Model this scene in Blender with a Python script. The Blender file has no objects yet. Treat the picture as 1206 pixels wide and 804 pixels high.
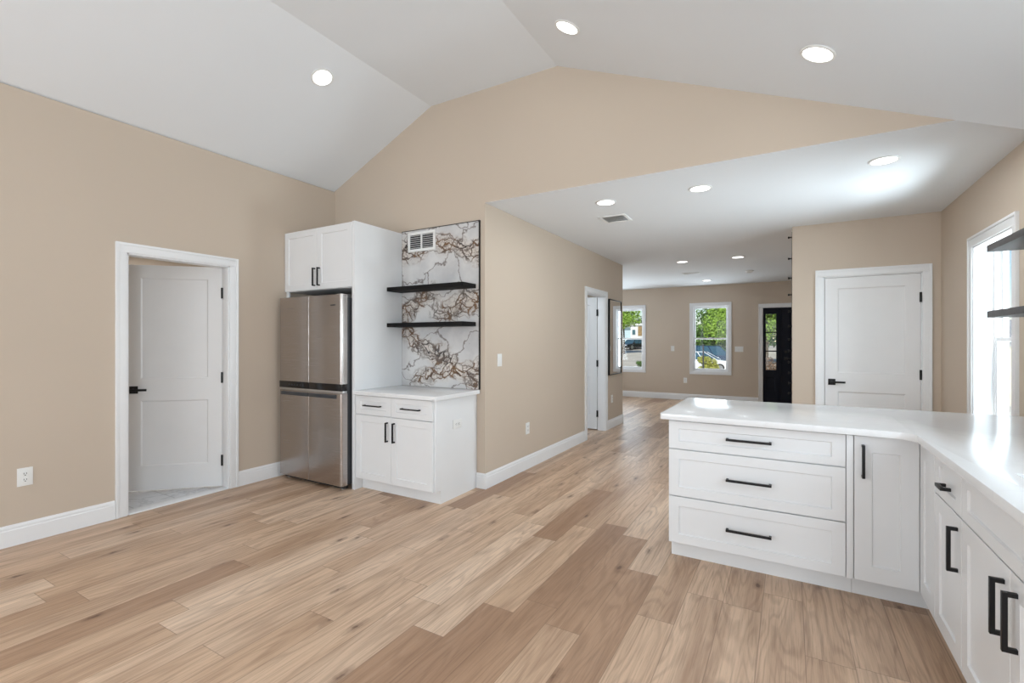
import bpy, bmesh, math, random
from mathutils import Vector, Matrix
random.seed(7)
PI = math.pi
SC = bpy.context.scene
COL = SC.collection

# ------------------------------------------------------------------ camera
EYE = 1.36
YAW = math.atan(327.0 / 561.0)
cam_d = bpy.data.cameras.new('camera')
cam_d.sensor_fit = 'HORIZONTAL'
cam_d.sensor_width = 36.0
cam_d.lens = 561.0 / 1206.0 * 36.0
cam_d.clip_start = 0.03
cam_d.clip_end = 400
cam = bpy.data.objects.new('camera', cam_d)
cam.location = (0, 0, EYE)
cam.rotation_euler = (PI / 2, 0, YAW)
COL.objects.link(cam)
SC.camera = cam

# ------------------------------------------------------------------ light, sky, exposure
SC.view_settings.view_transform = 'Standard'
SC.view_settings.look = 'None'
SC.view_settings.gamma = 1.0
SC.view_settings.use_curve_mapping = False
SC.view_settings.exposure = 0.08
SKY_STRENGTH = 0.105
SUN_STRENGTH = 3.9
DOWNLIGHT_W = 0.6
LIGHT_COL = (0.93, 0.97, 1.0)

w = bpy.data.worlds.new('sky')
SC.world = w
w.use_nodes = True
nt = w.node_tree
nt.nodes.clear()
sky = nt.nodes.new('ShaderNodeTexSky')
sky.sky_type = 'NISHITA'
sky.sun_disc = False
sky.sun_elevation = math.radians(46)
sky.sun_rotation = math.radians(176)
sky.air_density = 1.0
sky.dust_density = 0.0
sky.ozone_density = 2.0
bg = nt.nodes.new('ShaderNodeBackground')
bg.inputs['Strength'].default_value = SKY_STRENGTH
wo = nt.nodes.new('ShaderNodeOutputWorld')
nt.links.new(sky.outputs[0], bg.inputs['Color'])
nt.links.new(bg.outputs[0], wo.inputs['Surface'])


def add_light(name, kind, loc, direction, energy, size=None, size_y=None, color=LIGHT_COL, shape=None, spread=None):
    d = bpy.data.lights.new(name, kind)
    d.energy = energy
    d.color = color
    if kind == 'AREA':
        d.shape = shape or 'RECTANGLE'
        d.size = size
        if size_y:
            d.size_y = size_y
        if spread:
            d.spread = spread
    o = bpy.data.objects.new(name, d)
    o.location = loc
    o.rotation_euler = Vector(direction).to_track_quat('-Z', 'Y').to_euler()
    COL.objects.link(o)
    return o


sun = add_light('sun', 'SUN', (0, -20, 30), (-0.10, 0.72, -0.62), SUN_STRENGTH, color=(1, 0.96, 0.9))
sun.data.angle = 0.009
DAY = (0.80, 0.905, 1.0)
# daylight at the seen windows, plus added fill lamps for unseen sides of the rooms
add_light('rear_fill', 'AREA', (-1.6, -3.9, 1.3), (0, 1, -0.02), 48, 4.6, 2.3, DAY)  # added frontal fill; the rear wall is solid
add_light('left_fill', 'AREA', (-4.40, -2.1, 1.5), (1, 0.42, -0.02), 135, 2.0, 1.4, DAY)  # added fill from the left, no window in this wall
add_light('sink_side_fill', 'AREA', (1.80, 1.95, 1.62), (-1, 0.05, 0.0), 48, 1.4, 1.2, DAY)  # added fill outside the unseen sink-side opening
add_light('right_rear_fill', 'AREA', (1.24, -1.0, 1.6), (-1, 0.3, -0.03), 120, 1.5, 1.1, DAY)  # added fill inside the right wall, behind the camera, no window there
add_light('daylight_side_window', 'AREA', (2.0, 4.75, 1.5), (-1, 0.02, 0.0), 84, 1.3, 1.7, DAY)
add_light('daylight_front_window', 'AREA', (-1.56, 12.0, 1.5), (0, -1, 0), 20, 0.9, 1.6, DAY)
add_light('daylight_corner_window', 'AREA', (-3.46, 12.0, 1.5), (0, -1, 0), 20, 0.9, 1.6, DAY)
add_light('front_room_fill', 'AREA', (-4.40, 9.8, 1.5), (1, 0, 0.2), 36, 1.4, 1.4, DAY)  # added fill in front of a windowless wall
# added upward lamps for daylight off the ground outside; the rear has no door
add_light('rear_ceiling_fill', 'AREA', (-1.6, -3.9, 0.5), (0, 1, 0.75), 10, 4.6, 0.8, DAY)  # added uplight for the ceilings, no door behind it
add_light('ground_light_side_window', 'AREA', (2.9, 4.9, 0.15), (-1, -0.02, 0.48), 135, 1.8, 0.9, DAY)
add_light('ground_light_front_window', 'AREA', (-1.56, 12.4, 0.3), (0, -1, 0.6), 42, 1.2, 0.6, DAY)
add_light('ground_light_corner_window', 'AREA', (-3.46, 12.4, 0.3), (0, -1, 0.6), 42, 1.2, 0.6, DAY)
add_light('bathroom_fill', 'AREA', (-5.7, 2.6, 2.35), (0, 0, -1), 26, 0.3, 0.3)  # unseen lamp added to brighten the bathroom
add_light('bedroom_fill', 'AREA', (-3.6, 5.2, 2.2), (0.3, 0.6, -0.5), 16, 0.8, 0.8, DAY)  # added lamp lighting the open door, no bedroom window modelled

# ------------------------------------------------------------------ materials
def new_mat(name):
    m = bpy.data.materials.new(name)
    m.use_nodes = True
    n = m.node_tree.nodes
    n.clear()
    out = n.new('ShaderNodeOutputMaterial')
    b = n.new('ShaderNodeBsdfPrincipled')
    m.node_tree.links.new(b.outputs[0], out.inputs[0])
    return m, m.node_tree, b


def mth(t, op, a, b=None, c=None, clamp=False):
    n = t.nodes.new('ShaderNodeMath')
    n.operation = op
    n.use_clamp = clamp
    for i, v in enumerate((a, b, c)):
        if v is None:
            continue
        if isinstance(v, (int, float)):
            n.inputs[i].default_value = v
        else:
            t.links.new(v, n.inputs[i])
    return n.outputs[0]


def ramp(t, fac, stops, interp='LINEAR'):
    n = t.nodes.new('ShaderNodeValToRGB')
    n.color_ramp.interpolation = interp
    e = n.color_ramp.elements
    while len(e) < len(stops):
        e.new(0.5)
    for k, (p, c) in zip(e, stops):
        k.position = p
        k.color = (c[0], c[1], c[2], 1) if not isinstance(c, (int, float)) else (c, c, c, 1)
    t.links.new(fac, n.inputs[0])
    return n.outputs[0]


def mix(t, fac, a, b, blend='MIX'):
    n = t.nodes.new('ShaderNodeMix')
    n.data_type = 'RGBA'
    n.blend_type = blend
    for s, v in ((0, fac), (6, a), (7, b)):
        if isinstance(v, (int, float)):
            n.inputs[s].default_value = v
        elif isinstance(v, tuple):
            n.inputs[s].default_value = (v[0], v[1], v[2], 1)
        else:
            t.links.new(v, n.inputs[s])
    return n.outputs[2]


def noise(t, vec, scale, detail=3, rough=0.5, dist=0.0):
    n = t.nodes.new('ShaderNodeTexNoise')
    n.inputs['Scale'].default_value = scale
    n.inputs['Detail'].default_value = detail
    n.inputs['Roughness'].default_value = rough
    n.inputs['Distortion'].default_value = dist
    if vec is not None:
        t.links.new(vec, n.inputs['Vector'])
    return n


def objco(t):
    return t.nodes.new('ShaderNodeTexCoord').outputs['Object']


def vmul(t, v, s):
    n = t.nodes.new('ShaderNodeVectorMath')
    n.operation = 'MULTIPLY'
    t.links.new(v, n.inputs[0])
    n.inputs[1].default_value = s
    return n.outputs[0]


def srgb(r, g, b):
    f = lambda c: ((c / 255 + 0.055) / 1.055) ** 2.4 if c / 255 > 0.04045 else c / 255 / 12.92
    return (f(r), f(g), f(b))


def bump(t, bsdf, h, strength=0.1, dist=0.01):
    n = t.nodes.new('ShaderNodeBump')
    n.inputs['Strength'].default_value = strength
    n.inputs['Distance'].default_value = dist
    t.links.new(h, n.inputs['Height'])
    t.links.new(n.outputs[0], bsdf.inputs['Normal'])


def simple(name, col, rough=0.5, metal=0.0, var=0.04, scale=6.0, stretch=(1, 1, 1), bmp=0.0, bscale=200, coat=0.0):
    m, t, b = new_mat(name)
    v = vmul(t, objco(t), stretch)
    n = noise(t, v, scale, 4)
    lo = tuple(c * (1 - var) for c in col)
    hi = tuple(min(1, c * (1 + var)) for c in col)
    t.links.new(ramp(t, n.outputs['Fac'], [(0.3, lo), (0.7, hi)]), b.inputs['Base Color'])
    b.inputs['Roughness'].default_value = rough
    b.inputs['Metallic'].default_value = metal
    if coat:
        b.inputs['Coat Weight'].default_value = coat
    if bmp:
        n2 = noise(t, v, bscale, 2)
        bump(t, b, n2.outputs['Fac'], bmp, 0.002)
    return m


M = {}
M['wall'] = simple('beige wall paint', (0.585, 0.490, 0.395), 0.7, var=0.012, scale=1.3, bmp=0.06, bscale=320)
M['ceiling'] = simple('white ceiling paint', (0.80, 0.825, 0.85), 0.8, var=0.008, scale=1.1, bmp=0.04, bscale=300)
M['trim'] = simple('white trim paint', (0.84, 0.845, 0.85), 0.35, var=0.01)
M['door'] = simple('white door paint', (0.80, 0.80, 0.80), 0.4, var=0.01)
M['cab'] = simple('white cabinet lacquer', (0.79, 0.795, 0.80), 0.33, var=0.008)
M['black'] = simple('matt black metal', (0.010, 0.010, 0.011), 0.42, 0.0, var=0.15, scale=40)
M['black'].node_tree.nodes['Principled BSDF'].inputs['Specular IOR Level'].default_value = 0.3
M['shelf'] = simple('black shelf lacquer', (0.007, 0.0065, 0.0065), 0.6)
M['shelf'].node_tree.nodes['Principled BSDF'].inputs['Specular IOR Level'].default_value = 0.15
M['greyshelf'] = simple('charcoal shelf lacquer', (0.075, 0.072, 0.075), 0.5, var=0.15, scale=30)
M['plastic'] = simple('white plastic', (0.82, 0.82, 0.80), 0.35, var=0.01)
M['slot'] = simple('dark slot', (0.03, 0.03, 0.03), 0.6)
M['shade_sheet'] = simple('painted shade behind louvres', (0.03, 0.03, 0.032), 0.8)
M['steelside'] = simple('grey painted steel', (0.055, 0.058, 0.065), 0.45, 0.3)
M['rubber'] = simple('black rubber', (0.015, 0.015, 0.015), 0.7)
M['gloss'] = simple('gloss black panel', (0.006, 0.006, 0.007), 0.12)
M['navy'] = simple('navy black door paint', (0.004, 0.006, 0.014), 0.5, var=0.1)
M['navy'].node_tree.nodes['Principled BSDF'].inputs['Specular IOR Level'].default_value = 0.2
M['vinyl'] = simple('white window vinyl', (0.86, 0.87, 0.88), 0.3, var=0.008)
M['plaster'] = simple('beige hidden paint', (0.5, 0.42, 0.33), 0.8)


def stainless(name, col, rough):
    m, t, b = new_mat(name)
    v = vmul(t, objco(t), (3, 3, 420))
    n = noise(t, v, 1.0, 2)
    b.inputs['Metallic'].default_value = 1.0
    t.links.new(ramp(t, n.outputs['Fac'], [(0.2, tuple(c * 0.97 for c in col)), (0.8, tuple(c * 1.03 for c in col))]), b.inputs['Base Color'])
    t.links.new(ramp(t, n.outputs['Fac'], [(0.0, rough - 0.02), (1.0, rough + 0.03)]), b.inputs['Roughness'])
    b.inputs['Anisotropic'].default_value = 0.35
    return m


M['steel'] = stainless('brushed stainless steel', (0.47, 0.435, 0.415), 0.26)
M['steelbright'] = stainless('bright stainless edge', (0.62, 0.62, 0.62), 0.3)
M['sink'] = stainless('brushed sink steel', (0.6, 0.6, 0.6), 0.3)


def emis(name, col, s):
    m, t, b = new_mat(name)
    v = objco(t)
    n = noise(t, v, 30, 1)
    t.links.new(ramp(t, n.outputs['Fac'], [(0, tuple(c * 0.99 for c in col)), (1, col)]), b.inputs['Emission Color'])
    b.inputs['Base Color'].default_value = (0.9, 0.9, 0.9, 1)
    b.inputs['Emission Strength'].default_value = s
    return m


M['lamp'] = emis('lit lamp diffuser', (1, 0.985, 0.96), 4.0)


def glass(name, tint=(1, 1, 1), refl=0.06):
    m = bpy.data.materials.new(name)
    m.use_nodes = True
    t = m.node_tree
    t.nodes.clear()
    out = t.nodes.new('ShaderNodeOutputMaterial')
    tr = t.nodes.new('ShaderNodeBsdfTransparent')
    tr.inputs[0].default_value = (*tint, 1)
    gl = t.nodes.new('ShaderNodeBsdfGlossy')
    gl.inputs['Roughness'].default_value = 0.0
    lw = t.nodes.new('ShaderNodeLayerWeight')
    lw.inputs['Blend'].default_value = 0.5
    n = noise(t, objco(t), 2.0, 1)
    base = mth(t, 'MULTIPLY_ADD', n.outputs['Fac'], 0.004, 0.022)
    fac = mth(t, 'ADD', mth(t, 'MULTIPLY', mth(t, 'POWER', lw.outputs['Facing'], 5.0), 0.5), base)
    mx = t.nodes.new('ShaderNodeMixShader')
    t.links.new(fac, mx.inputs[0])
    t.links.new(tr.outputs[0], mx.inputs[1])
    t.links.new(gl.outputs[0], mx.inputs[2])
    t.links.new(mx.outputs[0], out.inputs[0])
    return m


M['glass'] = glass('window glass', (0.97, 0.985, 0.98))
mm, t, b = new_mat('mirror glass')
n = noise(t, objco(t), 3, 1)
t.links.new(ramp(t, n.outputs['Fac'], [(0, (0.86, 0.87, 0.87)), (1, (0.88, 0.89, 0.89))]), b.inputs['Base Color'])
b.inputs['Metallic'].default_value = 1
b.inputs['Roughness'].default_value = 0.01
M['mirror'] = mm


# wood plank floor: planks run along Y, 0.1795 m wide
def wood_floor():
    m, t, b = new_mat('oak plank floor')
    co = objco(t)
    sp = t.nodes.new('ShaderNodeSeparateXYZ')
    t.links.new(co, sp.inputs[0])
    X, Y = sp.outputs[0], sp.outputs[1]
    xr = mth(t, 'DIVIDE', mth(t, 'SUBTRACT', X, 0.2376), 0.1795)
    row = mth(t, 'FLOOR', xr)
    fx = mth(t, 'FRACT', xr)
    wn = t.nodes.new('ShaderNodeTexWhiteNoise')
    wn.noise_dimensions = '1D'
    t.links.new(mth(t, 'ADD', row, 3.3), wn.inputs['W'])
    yl = mth(t, 'ADD', mth(t, 'DIVIDE', Y, 1.22), mth(t, 'MULTIPLY', wn.outputs['Value'], 7.0))
    colm = mth(t, 'FLOOR', yl)
    fy = mth(t, 'FRACT', yl)
    pid = mth(t, 'ADD', mth(t, 'MULTIPLY', row, 17.31), mth(t, 'MULTIPLY', colm, 5.77))
    w2 = t.nodes.new('ShaderNodeTexWhiteNoise')
    w2.noise_dimensions = '1D'
    t.links.new(pid, w2.inputs['W'])
    rnd = w2.outputs['Value']
    base = ramp(t, rnd, [(0.0, srgb(168, 134, 108)), (0.10, srgb(184, 150, 122)), (0.17, srgb(210, 178, 149)),
                         (0.70, srgb(221, 191, 163)), (1.0, srgb(230, 203, 177))])
    cb = t.nodes.new('ShaderNodeCombineXYZ')
    t.links.new(mth(t, 'ADD', X, mth(t, 'MULTIPLY', rnd, 31.0)), cb.inputs[0])
    t.links.new(mth(t, 'ADD', Y, mth(t, 'MULTIPLY', rnd, 57.0)), cb.inputs[1])
    t.links.new(mth(t, 'MULTIPLY', rnd, 11.0), cb.inputs[2])
    pv = cb.outputs[0]
    # heartwood bands, cathedral rings, streaks and fine pores
    nb_ = noise(t, vmul(t, pv, (6.0, 0.55, 1)), 1.0, 4, 0.6, 0.5)
    n1 = noise(t, vmul(t, pv, (5.5, 0.55, 1)), 1.0, 2, 0.5, 0.4)
    rings = mth(t, 'SINE', mth(t, 'MULTIPLY', n1.outputs['Fac'], 95.0))
    n2 = noise(t, vmul(t, pv, (42, 1.3, 1)), 1.0, 5, 0.65)
    n3 = noise(t, vmul(t, pv, (170, 5, 1)), 1.0, 3, 0.6)
    c = mix(t, mth(t, 'MULTIPLY', ramp(t, nb_.outputs['Fac'], [(0.42, 0.0), (0.70, 1.0)]), 0.70), base, srgb(160, 126, 100))
    c = mix(t, mth(t, 'MULTIPLY', ramp(t, rings, [(0.1, 0.0), (1.0, 1.0)]), 0.24), c, srgb(128, 96, 74))
    c = mix(t, ramp(t, n2.outputs['Fac'], [(0.47, 0.0), (0.75, 0.36)]), c, srgb(130, 97, 74))
    c = mix(t, ramp(t, n2.outputs['Fac'], [(0.22, 0.22), (0.42, 0.0)]), c, srgb(222, 198, 176))
    c = mix(t, ramp(t, n3.outputs['Fac'], [(0.5, 0.0), (0.78, 0.45)]), c, srgb(112, 83, 64))
    # knots
    vo = t.nodes.new('ShaderNodeTexVoronoi')
    vo.voronoi_dimensions = '2D'
    vo.inputs['Scale'].default_value = 1.0
    t.links.new(vmul(t, pv, (3.1, 0.95, 1)), vo.inputs['Vector'])
    nk = noise(t, pv, 24, 2)
    kd = mth(t, 'ADD', vo.outputs['Distance'], mth(t, 'MULTIPLY', mth(t, 'SUBTRACT', nk.outputs['Fac'], 0.5), 0.09))
    c = mix(t, ramp(t, kd, [(0.008, 0.8), (0.03, 0.38), (0.085, 0.0)]), c, srgb(88, 58, 42))
    # seams
    ex = mth(t, 'MINIMUM', fx, mth(t, 'SUBTRACT', 1.0, fx))
    ey = mth(t, 'MULTIPLY', mth(t, 'MINIMUM', fy, mth(t, 'SUBTRACT', 1.0, fy)), 1.22 / 0.1795)
    ed = mth(t, 'MINIMUM', ex, ey)
    seam = ramp(t, ed, [(0.004, 1.0), (0.013, 0.0)])
    c = mix(t, mth(t, 'MULTIPLY', seam, 0.5), c, srgb(96, 70, 54))
    t.links.new(c, b.inputs['Base Color'])
    t.links.new(ramp(t, n2.outputs['Fac'], [(0.2, 0.34), (0.8, 0.46)]), b.inputs['Roughness'])
    b.inputs['Specular IOR Level'].default_value = 0.45
    hgt = mth(t, 'SUBTRACT', mth(t, 'MULTIPLY', n2.outputs['Fac'], 0.25), seam)
    bump(t, b, hgt, 0.18, 0.0015)
    return m


M['floor'] = wood_floor()


def tile_floor():
    m, t, b = new_mat('grey marble floor tile')
    co = objco(t)
    br = t.nodes.new('ShaderNodeTexBrick')
    br.offset = 0.5
    br.inputs['Scale'].default_value = 1.0
    br.inputs['Brick Width'].default_value = 0.6
    br.inputs['Row Height'].default_value = 0.3
    br.inputs['Mortar Size'].default_value = 0.004
    t.links.new(co, br.inputs['Vector'])
    n = noise(t, co, 3.2, 8, 0.6, 1.2)
    vein = ramp(t, mth(t, 'ABSOLUTE', mth(t, 'SUBTRACT', n.outputs['Fac'], 0.5)), [(0.0, 1.0), (0.045, 0.0)])
    c = mix(t, mth(t, 'MULTIPLY', vein, 0.5), (0.70, 0.71, 0.73), (0.42, 0.43, 0.46))
    c = mix(t, br.outputs['Fac'], c, (0.5, 0.5, 0.5))
    t.links.new(c, b.inputs['Base Color'])
    b.inputs['Roughness'].default_value = 0.25
    return m


M['tile'] = tile_floor()


def quartz():
    m, t, b = new_mat('white quartz')
    co = objco(t)
    n = noise(t, co, 1.6, 6, 0.55, 1.0)
    vein = ramp(t, mth(t, 'ABSOLUTE', mth(t, 'SUBTRACT', n.outputs['Fac'], 0.5)), [(0.0, 1.0), (0.02, 0.0)])
    t.links.new(mix(t, mth(t, 'MULTIPLY', vein, 0.10), (0.84, 0.845, 0.85), (0.55, 0.55, 0.56)), b.inputs['Base Color'])
    b.inputs['Roughness'].default_value = 0.16
    return m


M['quartz'] = quartz()


def marble_panel():
    """white slab with brown and charcoal veins gathered in drifting bands; local X right, Z up"""
    m, t, b = new_mat('veined marble slab')
    co = objco(t)
    sp = t.nodes.new('ShaderNodeSeparateXYZ')
    t.links.new(co, sp.inputs[0])
    wx = noise(t, co, 2.6, 4, 0.6)
    wy = noise(t, co, 7.5, 4, 0.6)

    def shifted(n, amt):
        s = t.nodes.new('ShaderNodeVectorMath')
        s.operation = 'SUBTRACT'
        t.links.new(n.outputs['Color'], s.inputs[0])
        s.inputs[1].default_value = (0.5, 0.5, 0.5)
        return vmul(t, s.outputs[0], (amt, amt, amt))

    def vadd(a, c):
        s = t.nodes.new('ShaderNodeVectorMath')
        s.operation = 'ADD'
        t.links.new(a, s.inputs[0])
        t.links.new(c, s.inputs[1])
        return s.outputs[0]

    wco = vadd(vadd(co, shifted(wx, 0.34)), shifted(wy, 0.09))
    sw = t.nodes.new('ShaderNodeSeparateXYZ')
    t.links.new(wco, sw.inputs[0])
    X, Z = sw.outputs[0], sw.outputs[2]

    def band(a, slope, width, x0=-9, x1=9):
        d = mth(t, 'ABSOLUTE', mth(t, 'SUBTRACT', Z, mth(t, 'ADD', mth(t, 'MULTIPLY', X, slope), a)))
        f = ramp(t, mth(t, 'DIVIDE', d, width), [(0.15, 1.0), (1.0, 0.0)])
        if x0 > -5:
            f = mth(t, 'MULTIPLY', f, ramp(t, mth(t, 'ADD', mth(t, 'DIVIDE', mth(t, 'SUBTRACT', X, x0), 0.2), 0.5), [(0.0, 0.0), (1.0, 1.0)]))
        if x1 < 5:
            f = mth(t, 'MULTIPLY', f, ramp(t, mth(t, 'ADD', mth(t, 'DIVIDE', mth(t, 'SUBTRACT', x1, X), 0.2), 0.5), [(0.0, 0.0), (1.0, 1.0)]))
        return f

    # (height above the worktop in metres, X from the left edge)
    bands = [band(1.36, 0.12, 0.17, x1=0.32), band(1.50, -0.22, 0.16, x0=0.42), band(0.72, 0.45, 0.13, x1=0.45),
             band(0.62, 0.22, 0.18, x0=0.42), band(0.56, -0.52, 0.15), band(0.06, 0.16, 0.12, x0=0.14)]
    mask = bands[0]
    for q in bands[1:]:
        mask = mth(t, 'MAXIMUM', mask, q)
    v1 = t.nodes.new('ShaderNodeTexVoronoi')
    v1.feature = 'DISTANCE_TO_EDGE'
    v1.inputs['Scale'].default_value = 11.0
    t.links.new(vmul(t, wco, (0.62, 1, 1.0)), v1.inputs['Vector'])
    v2 = t.nodes.new('ShaderNodeTexVoronoi')
    v2.feature = 'DISTANCE_TO_EDGE'
    v2.inputs['Scale'].default_value = 2.7
    t.links.new(vmul(t, wco, (0.8, 1, 1.3)), v2.inputs['Vector'])
    thick = noise(t, co, 9, 3)
    th = mth(t, 'MULTIPLY', thick.outputs['Fac'], 0.085)
    fine = ramp(t, mth(t, 'SUBTRACT', v1.outputs['Distance'], th), [(0.0, 1.0), (0.05, 0.0)])
    lng = ramp(t, v2.outputs['Distance'], [(0.004, 1.0), (0.022, 0.0)])
    hue = noise(t, co, 4.5, 3)
    veincol = ramp(t, hue.outputs['Fac'], [(0.36, srgb(66, 62, 62)), (0.46, srgb(104, 92, 84)), (0.56, srgb(126, 98, 74)), (0.70, srgb(88, 66, 52))])
    tone = noise(t, wco, 3.0, 5)
    base = ramp(t, tone.outputs['Fac'], [(0.3, srgb(192, 191, 192)), (0.6, srgb(218, 216, 214))])
    blush = mix(t, mth(t, 'MULTIPLY', mask, 0.45), base, srgb(205, 186, 166))
    patch = noise(t, wco, 8.0, 4, 0.6)
    c = mix(t, mth(t, 'MULTIPLY', mth(t, 'MULTIPLY', mask, ramp(t, patch.outputs['Fac'], [(0.52, 0.0), (0.66, 1.0)])), 0.75), blush, veincol)
    c = mix(t, mth(t, 'MULTIPLY', fine, ramp(t, mask, [(0.1, 0.0), (0.55, 1.0)])), c, veincol)
    v3 = t.nodes.new('ShaderNodeTexVoronoi')
    v3.feature = 'DISTANCE_TO_EDGE'
    v3.inputs['Scale'].default_value = 21.0
    t.links.new(vmul(t, wco, (0.6, 1, 1.1)), v3.inputs['Vector'])
    vf = mth(t, 'MULTIPLY', ramp(t, v3.outputs['Distance'], [(0.01, 1.0), (0.07, 0.0)]), ramp(t, mask, [(0.25, 0.0), (0.8, 0.8)]))
    c = mix(t, vf, c, srgb(96, 78, 66))
    c = mix(t, mth(t, 'MULTIPLY', lng, 0.8), c, srgb(104, 92, 86))
    t.links.new(c, b.inputs['Base Color'])
    b.inputs['Roughness'].default_value = 0.16
    return m


M['marble'] = marble_panel()

# ------------------------------------------------------------------ mesh helpers
class MB:
    def __init__(self):
        self.bm = bmesh.new()

    def box(self, x0, x1, y0, y1, z0, z1, bev=0.0):
        tmp = bmesh.new()
        vs = [tmp.verts.new((x, y, z)) for x in (x0, x1) for y in (y0, y1) for z in (z0, z1)]
        for f in ((0, 1, 3, 2), (4, 6, 7, 5), (0, 4, 5, 1), (2, 3, 7, 6), (0, 2, 6, 4), (1, 5, 7, 3)):
            tmp.faces.new([vs[i] for i in f])
        bmesh.ops.recalc_face_normals(tmp, faces=tmp.faces)
        if bev:
            bmesh.ops.bevel(tmp, geom=tmp.edges[:], offset=bev, segments=2, profile=0.6, affect='EDGES')
        self._join(tmp)
        return self

    def _join(self, tmp):
        me = bpy.data.meshes.new('tmp')
        tmp.to_mesh(me)
        tmp.free()
        self.bm.from_mesh(me)
        bpy.data.meshes.remove(me)

    def prism(self, poly, axis, a0, a1, bev=0.0, seg=2):
        """poly in the two remaining axes (in x,y,z order), extruded along axis"""
        tmp = bmesh.new()
        def pt(p, a):
            if axis == 'x':
                return (a, p[0], p[1])
            if axis == 'y':
                return (p[0], a, p[1])
            return (p[0], p[1], a)
        A = [tmp.verts.new(pt(p, a0)) for p in poly]
        B = [tmp.verts.new(pt(p, a1)) for p in poly]
        n = len(poly)
        tmp.faces.new(A)
        tmp.faces.new(B[::-1])
        for i in range(n):
            tmp.faces.new([A[i], B[i], B[(i + 1) % n], A[(i + 1) % n]])
        bmesh.ops.recalc_face_normals(tmp, faces=tmp.faces)
        if bev:
            bmesh.ops.bevel(tmp, geom=tmp.edges[:], offset=bev, segments=seg, profile=0.6, affect='EDGES')
        self._join(tmp)
        return self

    def loft(self, rings, cap=True):
        tmp = bmesh.new()
        R = [[tmp.verts.new(p) for p in r] for r in rings]
        n = len(R[0])
        for a, c in zip(R, R[1:]):
            for i in range(n):
                tmp.faces.new([a[i], a[(i + 1) % n], c[(i + 1) % n], c[i]])
        if cap:
            tmp.faces.new(R[0][::-1])
            tmp.faces.new(R[-1])
        bmesh.ops.recalc_face_normals(tmp, faces=tmp.faces)
        self._join(tmp)
        return self

    def lathe(self, prof, axis='z', c=(0, 0, 0), seg=32, cap=True):
        rings = []
        for r, h in prof:
            ring = []
            for k in range(seg):
                a = 2 * PI * k / seg
                u, v = r * math.cos(a), r * math.sin(a)
                if axis == 'z':
                    p = (u, v, h)
                elif axis == 'x':
                    p = (h, u, v)
                else:
                    p = (u, h, v)
                ring.append((p[0] + c[0], p[1] + c[1], p[2] + c[2]))
            rings.append(ring)
        return self.loft(rings, cap)

    def cyl(self, c, r, length, axis='z', seg=20, bev=0.0):
        if bev:
            return self.lathe([(r - bev, 0), (r, bev), (r, length - bev), (r - bev, length)], axis, c, seg)
        return self.lathe([(r, 0), (r, length)], axis, c, seg)

    def plate(self, x0, x1, z0, z1, yf, th, panels=(), recess=0.008, slope=0.006, ch=0.002, both=False):
        """slab facing -Y with front at yf, thickness th; panels = recessed rects (x0,x1,z0,z1)"""
        tmp = bmesh.new()
        cache = {}
        def V(x, y, z):
            k = (round(x, 5), round(y, 5), round(z, 5))
            if k not in cache:
                cache[k] = tmp.verts.new(k)
            return cache[k]
        xs = sorted(set([x0 + ch, x1 - ch] + [q for p in panels for q in p[:2]]))
        zs = sorted(set([z0 + ch, z1 - ch] + [q for p in panels for q in p[2:]]))
        def face(y, d, rec):
            for i in range(len(xs) - 1):
                for j in range(len(zs) - 1):
                    a, b_, c, e = xs[i], xs[i + 1], zs[j], zs[j + 1]
                    hit = [p for p in panels if p[0] <= a + 1e-6 and p[1] >= b_ - 1e-6 and p[2] <= c + 1e-6 and p[3] >= e - 1e-6]
                    if not hit or not rec:
                        tmp.faces.new([V(a, y, c), V(b_, y, c), V(b_, y, e), V(a, y, e)])
            if rec:
                for (a, b_, c, e) in panels:
                    # outer loop follows the grid so that it stays joined
                    xin = [q for q in xs if a - 1e-6 <= q <= b_ + 1e-6]
                    zin = [q for q in zs if c - 1e-6 <= q <= e + 1e-6]
                    s = slope
                    ia, ib, ic, ie = a + s, b_ - s, c + s, e - s
                    y2 = y + d
                    tmp.faces.new([V(ia, y2, ic), V(ib, y2, ic), V(ib, y2, ie), V(ia, y2, ie)])
                    tmp.faces.new([V(q, y, c) for q in xin] + [V(ib, y2, ic), V(ia, y2, ic)])
                    tmp.faces.new([V(q, y, e) for q in xin[::-1]] + [V(ia, y2, ie), V(ib, y2, ie)])
                    tmp.faces.new([V(b_, y, q) for q in zin] + [V(ib, y2, ie), V(ib, y2, ic)])
                    tmp.faces.new([V(a, y, q) for q in zin[::-1]] + [V(ia, y2, ic), V(ia, y2, ie)])
        face(yf, recess, True)
        yb = yf + th
        face(yb, -recess, both)
        def ring(loop_a, loop_b):
            n = len(loop_a)
            for i in range(n):
                tmp.faces.new([loop_a[i], loop_a[(i + 1) % n], loop_b[(i + 1) % n], loop_b[i]])
        def outer(y):
            bl = [(q, z0 + ch) for q in xs] + [(x1 - ch, q) for q in zs[1:]] + [(q, z1 - ch) for q in xs[-2::-1]] + [(x0 + ch, q) for q in zs[-2:0:-1]]
            return [V(p[0], y, p[1]) for p in bl], bl
        la, bl = outer(yf)
        lb, _ = outer(yb)
        def push(p):
            return (x0 if abs(p[0] - x0 - ch) < 1e-6 else x1 if abs(p[0] - x1 + ch) < 1e-6 else p[0],
                    z0 if abs(p[1] - z0 - ch) < 1e-6 else z1 if abs(p[1] - z1 + ch) < 1e-6 else p[1])
        m1 = [tmp.verts.new((push(p)[0], yf + ch, push(p)[1])) for p in bl]
        m2 = [tmp.verts.new((push(p)[0], yb - ch, push(p)[1])) for p in bl]
        ring(la, m1)
        ring(m1, m2)
        ring(m2, lb)
        bmesh.ops.recalc_face_normals(tmp, faces=tmp.faces)
        self._join(tmp)
        return self

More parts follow.
